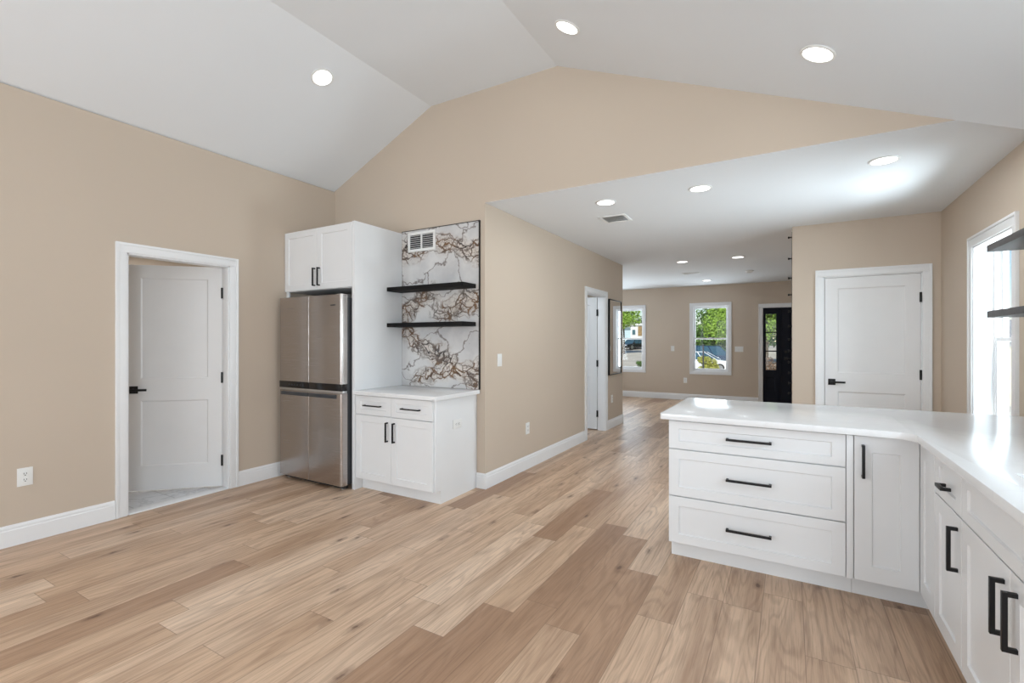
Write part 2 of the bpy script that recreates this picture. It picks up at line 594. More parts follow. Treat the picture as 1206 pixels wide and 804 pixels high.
    def xform(self, mat):
        bmesh.ops.transform(self.bm, matrix=mat, verts=self.bm.verts)
        return self

    def build(self, name, mat, parent=None, loc=None, rot=None, smooth=True):
        me = bpy.data.meshes.new(name)
        self.bm.to_mesh(me)
        self.bm.free()
        if smooth:
            me.polygons.foreach_set('use_smooth', [True] * len(me.polygons))
            me.set_sharp_from_angle(angle=math.radians(32))
        me.materials.append(M[mat] if isinstance(mat, str) else mat)
        o = bpy.data.objects.new(name, me)
        COL.objects.link(o)
        if parent:
            o.parent = parent
        if loc:
            o.location = loc
        if rot:
            o.rotation_euler = rot
        return o


def recenter(o):
    """put a single-mesh thing's origin at the middle of its base"""
    vs = [v.co for v in o.data.vertices]
    c = Vector(((min(v.x for v in vs) + max(v.x for v in vs)) / 2, (min(v.y for v in vs) + max(v.y for v in vs)) / 2, min(v.z for v in vs)))
    o.data.transform(Matrix.Translation(-c))
    o.location = o.location + c
    return o


def tag(o, label, cat, group=None):
    o['label'] = label
    o['category'] = cat
    if group:
        o['group'] = group
    return o


def thing(name, label, cat, loc=(0, 0, 0), rz=0.0, group=None, rot=None):
    o = bpy.data.objects.new(name, None)
    o.empty_display_size = 0.1
    COL.objects.link(o)
    o.location = loc
    o.rotation_euler = rot if rot else (0, 0, rz)
    return tag(o, label, cat, group)


def struct(o, label=None):
    o['kind'] = 'structure'
    if label:
        o['label'] = label
    return o


def struct_empty(name, loc, rz=0.0, label=None):
    o = bpy.data.objects.new(name, None)
    COL.objects.link(o)
    o.location = loc
    o.rotation_euler = (0, 0, rz)
    return struct(o, label)


def wall(name, axis, pos, th, a0, a1, z0, z1, holes=(), mat='wall', label=None):
    """wall slab of thickness th (signed, away from the room); axis 'x': plane x = pos running along y"""
    mb = MB()
    As = sorted(set([a0, a1] + [q for h in holes for q in h[:2]]))
    Zs = sorted(set([z0, z1] + [q for h in holes for q in h[2:]]))
    lo, hi = sorted((pos, pos + th))
    for i in range(len(As) - 1):
        run = None
        for j in range(len(Zs) - 1):
            am, zm = (As[i] + As[i + 1]) / 2, (Zs[j] + Zs[j + 1]) / 2
            solid = not any(h[0] < am < h[1] and h[2] < zm < h[3] for h in holes)
            if solid and run is None:
                run = Zs[j]
            if (not solid or j == len(Zs) - 2) and run is not None:
                top = Zs[j + 1] if solid else Zs[j]
                if axis == 'x':
                    mb.box(lo, hi, As[i], As[i + 1], run, top)
                else:
                    mb.box(As[i], As[i + 1], lo, hi, run, top)
                run = None
    return struct(mb.build(name, mat, smooth=False), label)


# ------------------------------------------------------------------ room shell
XL, YB, XC, YF, YP, XR, HC = -4.477, 3.675, -2.43, 11.65, 6.18, 1.29, 2.64
XW = 0.025          # pantry closet's left side
CE = 7.87           # end of the corridor wall
YR = -4.0           # rear wall, behind the viewer

struct(MB().box(-4.53, 1.44, YR - 0.1, YF + 0.15, -0.12, 0.0).build('floor', 'floor', smooth=False), 'oak plank floor')
struct(MB().box(-6.7, -4.53, 0.7, 3.8, -0.12, 0.002).build('floor', 'tile', smooth=False), 'grey marble tile floor beyond the open door')

# left wall with the bathroom door
DL0, DL1, DLT = 1.70, 2.49, 2.055
wall('wall_left', 'x', XL, -0.115, YR, YB + 0.115, 0, 3.06, [(DL0, DL1, -1, DLT)])
# gable wall with the header over the wide opening
gable = [(XL - 0.115, 0), (XC, 0), (XC, HC + 0.001), (0.832, HC + 0.001), (-1.70, 3.692), (-3.07, 3.692), (XL, 3.07), (XL - 0.115, 3.07)]
struct(MB().prism(gable, 'y', YB, YB + 0.115).build('wall_back', 'wall', smooth=False))
# corridor wall with a door
CD0, CD1, CDT = 6.215, 6.985, 2.05
wall('wall_corridor', 'x', XC, -0.115, YB + 0.115, CE, 0, HC + 0.05, [(CD0, CD1, -1, CDT)])
wall('wall_return', 'y', CE, -0.115, XL - 0.115, XC - 0.115, 0, HC + 0.05)
# far wall: two windows and the entrance
WA = (-1.942, -1.188, 0.672, 2.178)
WB = (-3.842, -3.088, 0.672, 2.178)
ED0, ED1, EDT = -0.51, 1.02, 2.10
wall('wall_front', 'y', YF, 0.15, XL - 0.115, XR + 0.15, 0, HC + 0.05, [WA, WB, (ED0, ED1, -1, EDT)])
wall('wall_front_room', 'x', XL, -0.115, CE, YF, 0, HC + 0.05)
# pantry closet
PD0, PD1, PDT = 0.315, 1.147, 2.06
wall('wall_pantry', 'y', YP, 0.115, XW, XR, 0, HC + 0.05, [(PD0, PD1, -1, PDT)])
wall('wall_closet', 'x', XW, 0.115, YP + 0.115, 8.3, 0, HC + 0.05)
wall('wall_closet_end', 'y', 8.3, -0.115, XW + 0.115, XR, 0, HC + 0.05)
# right wall with a window
RW = (4.415, 5.235, 0.62, 2.13)
SW = (1.35, 2.55, 1.12, 2.12)  # unseen opening added to let the sink-side fill lamp in
wall('wall_right', 'x', XR, 0.19, YR, YF, 0, HC + 0.05, [RW, SW])
wall('wall_rear', 'y', YR, -0.115, XL - 0.115, XR + 0.15, 0, 3.75)
# bedroom and bathroom walls seen through the doors
wall('wall_bathroom', 'x', -6.6, -0.1, 0.7, 3.8, 0, 2.5)
wall('wall_bathroom_near', 'y', 0.8, -0.1, -6.6, XL - 0.115, 0, 2.5)
wall('wall_bathroom_far', 'y', 3.7, 0.1, -6.6, XL - 0.115, 0, 2.5)
struct(MB().box(-6.7, XL - 0.115, 0.7, 3.8, 2.45, 2.55).build('ceiling', 'ceiling', smooth=False))

# vaulted ceiling and the flat ceiling beyond the header
V0, V1 = YR - 0.1, YB
m_r = (3.69 - HC) / (0.832 + 1.70)
zR = HC - m_r * (XR + 0.15 - 0.832)
prof = [(XL - 0.115, 3.02), (XL, 3.07), (-3.07, 3.69), (-1.70, 3.69), (0.832, HC), (XR + 0.15, zR),
        (XR + 0.15, HC + 0.14), (0.80, HC + 0.17), (-1.67, 3.84), (-3.10, 3.84), (XL - 0.115, 3.22)]
struct(MB().prism(prof, 'y', V0, V1).build('ceiling', 'ceiling', smooth=False), 'white vaulted ceiling')
struct(MB().box(XL - 0.115, XR + 0.15, YB + 0.0005, YF + 0.15, HC, HC + 0.12).build('ceiling', 'ceiling', smooth=False), 'flat white ceiling beyond the header')

# baseboards
def base_prof(th=0.016, h=0.14):
    return [(0, 0), (th, 0), (th, h - 0.035), (th * 0.75, h - 0.03), (th * 0.75, h - 0.016), (th * 0.35, h), (0, h)]


def baseboard(name, axis, pos, sign, a0, a1):
    mb = MB()
    p = [(pos + sign * q[0], q[1]) for q in base_prof()]
    mb.prism(p, 'y' if axis == 'x' else 'x', a0, a1)
    return struct(mb.build(name, 'trim', smooth=False))


baseboard('baseboard_left', 'x', XL, 1, YR, DL0 - 0.078)
baseboard('baseboard_left', 'x', XL, 1, DL1 + 0.078, YB)
baseboard('baseboard_back', 'y', YB, -1, -2.52, XC + 0.016)
baseboard('baseboard_corridor', 'x', XC, 1, YB, CD0 - 0.072)
baseboard('baseboard_corridor', 'x', XC, 1, CD1 + 0.072, CE)
baseboard('baseboard_front', 'y', YF, -1, XL, ED0 - 0.08)
baseboard('baseboard_pantry', 'y', YP, -1, XW, PD0 - 0.078)
baseboard('baseboard_pantry', 'y', YP, -1, PD1 + 0.078, XR)
baseboard('baseboard_right', 'x', XR, -1, 4.02, YP)


def casing(name, axis, pos, sign, a0, a1, z1, wth, depth, z0=0.0, sill=False, stop=True, w2=None):
    """door or window casing round an opening a0..a1 with the jamb lining of the given depth behind it"""
    mb = MB()
    t1, t2 = 0.014, 0.021
    def bx(p0, p1, q0, q1, zz0, zz1, bev=0.0015):
        lo, hi = sorted((q0, q1))
        if axis == 'x':
            mb.box(lo, hi, p0, p1, zz0, zz1, bev)
        else:
            mb.box(p0, p1, lo, hi, zz0, zz1, bev)
    s = sign
    ob = 0.020
    lo_z = z0 - wth if sill else z0
    # flat faces and raised outer edge; the head runs over the legs, the legs butt under it
    for e0, e1, r0, r1 in ((a0 - wth + ob, a0, a0 - wth, a0 - wth + ob), (a1, a1 + wth - ob, a1 + wth - ob, a1 + wth)):
        bx(e0, e1, pos, pos + s * t1, z0, z1)
        bx(r0, r1, pos, pos + s * t2, lo_z, z1 + wth)
    bx(a0 - wth + ob, a1 + wth - ob, pos, pos + s * t1, z1, z1 + wth - ob)
    bx(a0 - wth + ob, a1 + wth - ob, pos, pos + s * t2, z1 + wth - ob, z1 + wth)
    if sill:
        bx(a0 - wth + ob, a1 + wth - ob, pos, pos + s * t1, z0 - wth + ob, z0)
        bx(a0 - wth + ob, a1 + wth - ob, pos, pos + s * t2, z0 - wth, z0 - wth + ob)
    # jamb lining
    jt = 0.012
    d = -s * depth
    bx(a0, a0 + jt, pos + s * 0.001, pos + d, z0, z1, 0.001)
    bx(a1 - jt, a1, pos + s * 0.001, pos + d, z0, z1, 0.001)
    bx(a0, a1, pos + s * 0.001, pos + d, z1 - jt, z1, 0.001)
    if sill:
        bx(a0, a1, pos + s * 0.001, pos + d, z0, z0 + jt, 0.001)
    return struct(mb.build(name, 'trim'))


casing('trim_1', 'x', XL, 1, DL0, DL1, DLT, 0.075, 0.115)
casing('trim_2', 'x', XC, 1, CD0, CD1, CDT, 0.068, 0.115)
casing('trim_3', 'y', YP, -1, PD0, PD1, PDT, 0.073, 0.115)
casing('trim_4', 'y', YF, -1, ED0, ED1, EDT, 0.075, 0.15)
struct(MB().box(-4.585, XL + 0.012, DL0 + 0.012, DL1 - 0.012, 0.0, 0.012, 0.003).build('trim_5', 'quartz'), 'white stone threshold of the open door')


# ------------------------------------------------------------------ doors
def lever(parent, x, z, yf, dirx, both_y=None):
    """square rose, neck and flat lever on the face y = yf (facing -Y); lever points along dirx"""
    mb = MB()
    mb.box(x - 0.033, x + 0.033, yf - 0.008, yf, z - 0.033, z + 0.033, 0.002)
    mb.cyl((x, yf - 0.045, z), 0.011, 0.038, 'y', 16)
    a, c = sorted((x - dirx * 0.013, x + dirx * 0.118))
    mb.box(a, c, yf - 0.052, yf - 0.040, z - 0.010, z + 0.010, 0.002)
    return mb.build('lever_handle', 'black', parent)


def hinge(parent, x, z, yf):
    mb = MB()
    mb.cyl((x, yf - 0.006, z - 0.05), 0.0075, 0.10, 'z', 12, 0.001)
    for k in (-0.033, 0, 0.033):
        mb.cyl((x, yf - 0.006, z + k - 0.001), 0.0082, 0.002, 'z', 12)
    mb.box(x - 0.012, x + 0.016, yf - 0.002, yf + 0.003, z - 0.05, z + 0.05)
    return mb.build('hinge', 'black', parent)


def slab_door(name, loc, rz, width, height, hinge_right, label, zs=(0.29, 1.72, 1.00), handle=True, hz=0.92):
    """local: face toward -Y, spans x 0..width from the hinge side"""
    r = struct_empty(name, loc, rz, label)
    sg = -1 if hinge_right else 1
    x0, x1 = sorted((0, sg * width))
    st = 0.115
    pan = [(x0 + st, x1 - st, 0.23, 0.82), (x0 + st, x1 - st, 1.02, height - 0.115)]
    mb = MB().plate(x0, x1, 0.012, height, 0.0, 0.035, pan, 0.009, 0.012, 0.002, both=True)
    mb.build('door_slab', 'door', r)
    if handle:
        hx = sg * (width - 0.062)
        lever(r, hx, hz, 0.0, -sg)
    for z in (0.25, 1.02, height - 0.24):
        hinge(r, sg * -0.004, z, 0.0)
    return r


# door_1 swings into the bathroom: hinged on the far jamb, open about 47 degrees. Its face toward us looks +X/-Y
A1 = math.radians(46.5)
slab_door('door_1', (-4.572, 2.474, 0.005), PI / 2 - A1, 0.772, 2.045, True, 'white two-panel door standing ajar on the bathroom')
# corridor door: hinged on the far jamb, open at right angles into the bedroom
slab_door('door_2', (-2.552, 6.962, 0.005), 0.0, 0.74, 2.035, True, 'white door standing fully open in the corridor wall', handle=False)
# pantry door: shut, hinges on the right
slab_door('door_3', (PD1 - 0.014, YP + 0.004, 0.005), 0.0, PD1 - PD0 - 0.030, 2.04, True, 'closed white two-panel pantry door with black lever')

# entrance: sidelight and slab with glass
ent = struct_empty('door_4', (0, YF + 0.03, 0), 0, 'black entrance door with glazed sidelight')
# sidelight panel x -0.498 .. -0.16
s0, s1 = -0.497, -0.165
lite = [(-0.447, -0.250, 0.745, 1.14), (-0.447, -0.250, 1.165, 1.545), (-0.447, -0.250, 1.57, 1.955)]
mb = MB()
xs = [s0, -0.447, -0.250, s1]
mb.box(s0, -0.447, 0, 0.045, 0.02, 2.086, 0.003)
mb.box(-0.250, s1, 0, 0.045, 0.02, 2.086, 0.003)
zc = [0.02, 0.745, 1.14, 1.165, 1.545, 1.57, 1.955, 2.086]
for a, c in ((zc[2], zc[3]), (zc[4], zc[5]), (zc[6], zc[7])):
    mb.box(-0.449, -0.248, 0, 0.045, a, c, 0.003)
mb.plate(-0.449, -0.248, 0.02, 0.745, 0.0, 0.045, [(-0.425, -0.272, 0.30, 0.59)], 0.012, 0.014, 0.001)
side = mb.build('sidelight', 'navy', ent)
mb = MB()
for (a, c, d, e) in lite:
    mb.box(a, c, 0.02, 0.026, d, e)
mb.build('pane', 'glass', side)
mb = MB()
q0, q1 = -0.150, 0.985
mb.plate(q0, q1, 0.02, 2.086, 0.006, 0.045, [(q0 + 0.16, q0 + 0.52, 0.25, 0.62), (q1 - 0.52, q1 - 0.16, 0.25, 0.62), (q0 + 0.16, q1 - 0.16, 0.80, 1.93)], 0.012, 0.014, 0.002)
sl = mb.build('door_slab', 'navy', ent)
MB().box(-0.167, -0.148, -0.004, 0.05, 0.015, 2.088, 0.003).build('mullion', 'navy', ent)
mb = MB()
mb.cyl((-0.07, -0.006, 1.14), 0.028, 0.014, 'y', 20, 0.002)
mb.cyl((-0.07, -0.030, 1.14), 0.018, 0.026, 'y', 20, 0.002)
mb.build('deadbolt', 'black', ent)
lever(ent, -0.07, 1.0, 0.006, 1)
MB().box(ED0 + 0.012, ED1 - 0.012, -0.02, 0.10, 0.0, 0.02, 0.004).build('threshold', 'black', ent)


# ------------------------------------------------------------------ windows
def sash_window(name, axis, a0, a1, z0, z1, q, sgn, label):
    """double-hung vinyl window; glass plane near q, sgn = direction to the outside"""
    r = struct_empty(name, (0, 0, 0), 0, label)
    def B(mb, p0, p1, d0, d1, zz0, zz1, bev=0.002):
        lo, hi = sorted((q + sgn * d0, q + sgn * d1))
        if axis == 'x':
            mb.box(lo, hi, p0, p1, zz0, zz1, bev)
        else:
            mb.box(p0, p1, lo, hi, zz0, zz1, bev)
    f = 0.016
    mb = MB()
    B(mb, a0, a0 + f, -0.035, 0.045, z0, z1)
    B(mb, a1 - f, a1, -0.035, 0.045, z0, z1)
    B(mb, a0 + f, a1 - f, -0.035, 0.045, z1 - f, z1)
    B(mb, a0 + f, a1 - f, -0.035, 0.045, z0, z0 + f)
    mb.build('window_frame', 'vinyl', r)
    mid = (z0 + z1) / 2
    for nm, lo, hi, d in (('lower_sash', z0 + f, mid + 0.018, -0.028), ('upper_sash', mid - 0.018, z1 - f, 0.006)):
        mb = MB()
        s = 0.022
        B(mb, a0 + f, a0 + f + s, d, d + 0.03, lo, hi)
        B(mb, a1 - f - s, a1 - f, d, d + 0.03, lo, hi)
        B(mb, a0 + f + s, a1 - f - s, d, d + 0.03, lo, lo + (0.040 if nm == 'lower_sash' else 0.032))
        B(mb, a0 + f + s, a1 - f - s, d, d + 0.03, hi - 0.030, hi)
        so = mb.build(nm, 'vinyl', r)
        mb = MB()
        B(mb, a0 + f + s, a1 - f - s, d + 0.012, d + 0.018, lo + 0.03, hi - 0.03, 0)
        mb.build('pane', 'glass', so)
    mb = MB()
    B(mb, (a0 + a1) / 2 - 0.03, (a0 + a1) / 2 + 0.03, -0.045, -0.02, mid + 0.018, mid + 0.03, 0.002)
    mb.build('latch', 'vinyl', r)
    return r


sash_window('window_1', 'y', WA[0] + 0.012, WA[1] - 0.012, WA[2] + 0.012, WA[3] - 0.012, YF + 0.075, 1, 'white sash window beside the black entrance door')
sash_window('window_2', 'y', WB[0] + 0.012, WB[1] - 0.012, WB[2] + 0.012, WB[3] - 0.012, YF + 0.075, 1, 'white sash window half hidden behind the corridor corner')
sash_window('window_3', 'x', RW[0] + 0.012, RW[1] - 0.012, RW[2] + 0.012, RW[3] - 0.012, XR + 0.155, 1, 'tall white sash window in the right wall')
sash_window('window_4', 'x', SW[0] + 0.012, SW[1] - 0.012, SW[2] + 0.012, SW[3] - 0.012, XR + 0.155, 1, 'added unseen white sash window over the sink')
casing('trim_9', 'x', XR, -1, SW[0], SW[1], SW[3], 0.08, 0.19, SW[2], True)
casing('trim_6', 'y', YF, -1, WA[0], WA[1], WA[3], 0.068, 0.15, WA[2], True)
casing('trim_7', 'y', YF, -1, WB[0], WB[1], WB[3], 0.068, 0.15, WB[2], True)
casing('trim_8', 'x', XR, -1, RW[0], RW[1], RW[3], 0.08, 0.19, RW[2], True)


# ------------------------------------------------------------------ cabinet parts
def pull(parent, x, z, yf, length, vertical, bar=0.011, off=0.032):
    """square bar pull with two posts on a face at yf looking to -Y"""
    mb = MB()
    h = length / 2
    y0, y1 = yf - off, yf - off + bar
    if vertical:
        mb.box(x - bar / 2, x + bar / 2, y0, y1, z - h, z + h, 0.0012)
        for s in (-1, 1):
            c = z + s * (h - bar / 2)
            mb.box(x - bar / 2, x + bar / 2, y1 - 0.001, yf + 0.0005, c - bar / 2, c + bar / 2, 0.0008)
    else:
        mb.box(x - h, x + h, y0, y1, z - bar / 2, z + bar / 2, 0.0012)
        for s in (-1, 1):
            c = x + s * (h - bar / 2)
            mb.box(c - bar / 2, c + bar / 2, y1 - 0.001, yf + 0.0005, z - bar / 2, z + bar / 2, 0.0008)
    return mb.build('bar_handle', 'black', parent)


def shaker(name, parent, x0, x1, z0, z1, rail=0.058, rz=None, th=0.020, recess=0.008):
    """shaker front whose back is at local y = 0 (front at -th)"""
    rz = rz or rail
    mb = MB().plate(x0, x1, z0, z1, -th, th - 0.0005, [(x0 + rail, x1 - rail, z0 + rz, z1 - rz)], recess, 0.004, 0.0015)
    return mb.build(name, 'cab', parent)


FT = 0.020


def carcass(parent, x0, x1, depth, top, toe=0.11, toe_d=0.068, end_left=False, end_right=False):
    """box with recessed toe kick; front at local y = 0, back at +depth"""
    MB().box(x0, x1, 0.0, depth, toe, top, 0.0008).build('body', 'cab', parent)
    MB().box(x0, x1, toe_d, toe_d + 0.016, 0.0, toe + 0.001).build('toe_kick', 'cab', parent)


# ---- drawer base of the peninsula
FY = 3.09                       # carcass front plane of the peninsula (fronts stand 20 mm proud)
TOP = 0.876
pen = thing('drawer_cabinet', 'white three-drawer base cabinet at the free end of the peninsula', 'cabinet', (-0.655, FY, 0))
carcass(pen, 0.0, 0.9445, 0.60, TOP)
MB().box(0.9145, 0.9445, -0.019, -0.0005, 0.11, 0.866, 0.001).build('filler_strip', 'cab', pen)
for z0, z1, hz, rz in ((0.696, 0.866, 0.784, 0.045), (0.404, 0.690, 0.546, 0.055), (0.112, 0.398, 0.253, 0.055)):
    d = shaker('drawer', pen, 0.0015, 0.911, z0, z1, 0.060, rz)
    pull(d, 0.449, hz, -FT, 0.236, False, 0.013, 0.034)

# ---- corner cabinet with a bi-fold door (one leaf on each run)
FX = 0.58                       # carcass front plane of the right-hand run
cor = thing('corner_cabinet', 'white corner base cabinet with bi-fold door where the two runs meet', 'cabinet', (0.2905, FY, 0))
WX, WY = FX - 0.2905, 2.79 - FY
body = [(0.0, 0.0), (WX, 0.0), (WX, WY), (0.97, WY), (0.97, 0.60), (0.0, 0.60)]
MB().prism(body, 'z', 0.11, TOP).build('body', 'cab', cor)
tk = MB().box(0.0, WX + 0.068 + 0.016, 0.068, 0.084, 0.0, 0.111)
tk.box(WX + 0.068, WX + 0.084, WY, 0.068, 0.0, 0.111)
tk.build('toe_kick', 'cab', cor)
lf = shaker('door', cor, 0.003, WX - FT - 0.001, 0.112, 0.866, 0.074, 0.082)
pull(lf, 0.040, 0.737, -FT, 0.172, True, 0.013, 0.034)
rf = shaker('door', cor, 0.0, -WY - FT - 0.004, 0.112, 0.866, 0.075, 0.082)
rf.location = (WX, -FT - 0.001, 0)
rf.rotation_euler = (0, 0, -PI / 2)

# ---- right run: drawer-over-door cabinet, then the sink base (local x runs toward the viewer)
one = thing('drawer_door_cabinet', 'narrow white base cabinet with one drawer over one door next to the corner', 'cabinet', (FX, 2.7895, 0), -PI / 2)
carcass(one, 0.0, 0.381, 0.70, TOP)
d = shaker('drawer', one, 0.003, 0.378, 0.693, 0.866, 0.070, 0.046)
pull(d, 0.207, 0.762, -FT, 0.085, False, 0.013, 0.034)
d = shaker('door', one, 0.003, 0.378, 0.112, 0.687, 0.070, 0.066)
pull(d, 0.336, 0.556, -FT, 0.172, True, 0.013, 0.034)
snk = thing('sink_cabinet', 'white sink base cabinet with two doors nearest the viewer on the right', 'cabinet', (FX, 2.4075, 0), -PI / 2)
mb = MB().box(0.0, 0.018, 0.0, 0.70, 0.11, TOP).box(0.902, 0.92, 0.0, 0.70, 0.11, TOP).box(0.018, 0.902, 0.0, 0.70, 0.11, 0.128)
mb.box(0.018, 0.902, 0.684, 0.70, 0.128, TOP).box(0.018, 0.902, 0.0, 0.018, 0.66, TOP).box(0.44, 0.48, 0.0, 0.018, 0.128, 0.66)
mb.build('body', 'cab', snk)
MB().box(0.0, 0.92, 0.068, 0.084, 0.0, 0.111).build('toe_kick', 'cab', snk)
shaker('false_front', snk, 0.003, 0.917, 0.693, 0.866, 0.066, 0.046)
for x0, x1, hx in ((0.003, 0.4585, 0.415), (0.4615, 0.917, 0.512)):
    d = shaker('door', snk, x0, x1, 0.112, 0.687, 0.066, 0.066)
    pull(d, hx, 0.556, -FT, 0.172, True, 0.013, 0.034)

# ---- L-shaped worktop with a sink cut-out
def rounded(poly, radii, n=5):
    out = []
    k = len(poly)
    for i in range(k):
        p, a, c = Vector(poly[i]), Vector(poly[i - 1]), Vector(poly[(i + 1) % k])
        r = radii[i]
        if not r:
            out.append(tuple(p))
            continue
        u, v = (a - p).normalized(), (c - p).normalized()
        s, e = p + u * r, p + v * r
        for j in range(n + 1):
            f = j / n
            q = s * (1 - f) ** 2 + p * 2 * f * (1 - f) + e * f ** 2
            out.append((q.x, q.y))
    return out


EX, EY = 0.527, 3.035           # front edges
SX0, SX1, SY0, SY1 = 0.664, 1.10, 1.62, 2.264
mb = MB()
Z0, Z1 = TOP + 0.001, 0.912
yend = 1.44
# outline with the cut-out joined by a seam under the rear strip
front = rounded([(-0.702, EY), (EX - 0.05, EY - 0.03), (EX, EY - 0.095)], [0, 0.05, 0])
front = [(-0.702, EY + 0.02), (-0.700, EY + 0.010), (-0.694, EY + 0.004), (-0.684, EY)] + front[1:]
tmp = bmesh.new()
vc = {}
def cv(p):
    k = (round(p[0], 5), round(p[1], 5))
    if k not in vc:
        vc[k] = tmp.verts.new((k[0], k[1], Z1))
    return vc[k]
YK = 4.0
pieces = [[p, q, (q[0], YK), (p[0], YK)] for p, q in zip(front, front[1:])]
pieces.append([(EX, yend), (SX0, yend), (SX0, SY0), (SX0, SY1), (SX0, YK), (EX, YK), front[-1]])
pieces.append([(SX0, yend), (SX1, yend), (SX1, SY0), (SX0, SY0)])
pieces.append([(SX0, SY1), (SX1, SY1), (SX1, YK), (SX0, YK)])
pieces.append([(SX1, yend), (XR - 0.001, yend), (XR - 0.001, YK), (SX1, YK), (SX1, SY1), (SX1, SY0)])
for pl in pieces:
    tmp.faces.new([cv(p) for p in pl])
r_ = bmesh.ops.extrude_face_region(tmp, geom=tmp.faces[:])
for v in r_['geom']:
    if isinstance(v, bmesh.types.BMVert):
        v.co.z = Z0
bmesh.ops.recalc_face_normals(tmp, faces=tmp.faces)
sharp = [e for e in tmp.edges if len(e.link_faces) == 2 and e.calc_face_angle(0) > 1.0 and abs(e.verts[0].co.z - e.verts[1].co.z) < 1e-5]
bmesh.ops.bevel(tmp, geom=sharp, offset=0.002, segments=2, profile=0.6, affect='EDGES')
mb._join(tmp)
ct = mb.build('countertop', 'quartz')
tag(recenter(ct), 'large L-shaped white quartz countertop over the peninsula and right-hand run', 'countertop')
# undermount sink
sk = thing('sink', 'stainless steel undermount sink set in the right-hand countertop', 'sink', ((SX0 + SX1) / 2, (SY0 + SY1) / 2, 0.70))
hx, hy, g = (SX1 - SX0) / 2 + 0.002, (SY1 - SY0) / 2 + 0.002, 0.176
mb = MB()
mb.box(-hx, hx, -hy, hy, -0.004, 0.0)
for sx in (-1, 1):
    a, c = sorted((sx * hx, sx * (hx + 0.004)))
    mb.box(a, c, -hy, hy, 0.0, g)
for sy in (-1, 1):
    a, c = sorted((sy * hy, sy * (hy + 0.004)))
    mb.box(-hx, hx, a, c, 0.0, g)
mb.build('basin', 'sink', sk)
MB().lathe([(0.045, 0.0), (0.045, 0.004), (0.03, 0.005), (0.028, 0.002)], 'z', (0, 0, 0), 24).build('drain', 'steelbright', sk)

# ------------------------------------------------------------------ fridge corner
PX = -3.447                     # outer face of the tall end panel
en = thing('refrigerator_cabinet', 'tall white cabinet surround enclosing the refrigerator, with two upper doors', 'cabinet', (XL + 0.004, 3.065, 0))
ew = PX - XL - 0.004
MB().box(ew - 0.034, ew, -0.018, 0.605, 0.0, 2.47, 0.001).build('end_panel', 'cab', en)
MB().box(0.0, ew - 0.034, 0.0, 0.605, 1.862, 2.47, 0.001).build('body', 'cab', en)
MB().box(0.0, 0.042, 0.0, 0.018, 1.66, 1.862, 0.001).build('filler_strip', 'cab', en)
u0, um, u1 = 0.003, 0.507, ew - 0.036
for x0, x1, hxx in ((u0, um - 0.0015, um - 0.033), (um + 0.0015, u1, um + 0.036)):
    d = shaker('door', en, x0, x1, 1.866, 2.462, 0.062)
    pull(d, hxx, 1.988, -FT, 0.176, True, 0.012, 0.034)

# refrigerator
FR0, FR1 = -4.405, -3.497
fr = thing('refrigerator', 'stainless steel four-door refrigerator with black centre band', 'refrigerator', (FR0, 2.94, 0))
fw = FR1 - FR0
MB().box(0.006, fw - 0.006, 0.075, 0.70, 0.045, 1.765, 0.004).build('body', 'steelside', fr)
MB().box(0.02, fw - 0.02, 0.05, 0.09, 0.012, 0.05, 0.002).build('base_grille', 'rubber', fr)
for x in (0.06, fw - 0.06):
    MB().cyl((x, 0.075, 0.0), 0.022, 0.045, 'z', 16, 0.003).build('foot', 'steelbright', fr)
for x in (0.06, fw - 0.06):
    MB().cyl((x, 0.60, 0.0), 0.022, 0.046, 'z', 16, 0.003).build('foot', 'rubber', fr)
hw = fw / 2


def fdoor(x0, x1, z0, z1, rl, rr):
    """door with a rounded outer vertical edge"""
    def corner(cx, cy, r, a0, a1, n=6):
        return [(cx + r * math.cos(a0 + (a1 - a0) * k / n), cy + r * math.sin(a0 + (a1 - a0) * k / n)) for k in range(n + 1)]
    poly = corner(x0 + rl, rl, rl, PI, 1.5 * PI) + corner(x1 - rr, rr, rr, 1.5 * PI, 2 * PI) + [(x1, 0.068), (x0, 0.068)]
    mb = MB().prism(poly, 'z', z0, z1)
    return mb.build('door', 'steel', fr)


d1 = fdoor(0.0, hw - 0.002, 0.972, 1.79, 0.02, 0.004)
d2 = fdoor(hw + 0.002, fw, 0.972, 1.79, 0.004, 0.02)
d3 = fdoor(0.0, hw - 0.002, 0.045, 0.884, 0.02, 0.004)
d4 = fdoor(hw + 0.002, fw, 0.045, 0.884, 0.004, 0.02)
# black band with the touch controls (two halves on the upper doors' lower edge)
MB().box(0.002, hw - 0.002, 0.001, 0.068, 0.907, 0.971, 0.003).build('band', 'gloss', d1)
bnd = MB().box(hw + 0.002, fw - 0.002, 0.001, 0.068, 0.907, 0.971, 0.003).build('band', 'gloss', d2)
for k in range(6):
    x = 0.15 + k * 0.042
    MB().box(x, x + 0.012, 0.0003, 0.002, 0.934, 0.944, 0.0003).build('touch_icon', 'steelside', d1)
MB().box(0.004, fw - 0.004, 0.02, 0.066, 0.884, 0.907, 0.001).build('gap_strip', 'steelbright', fr)
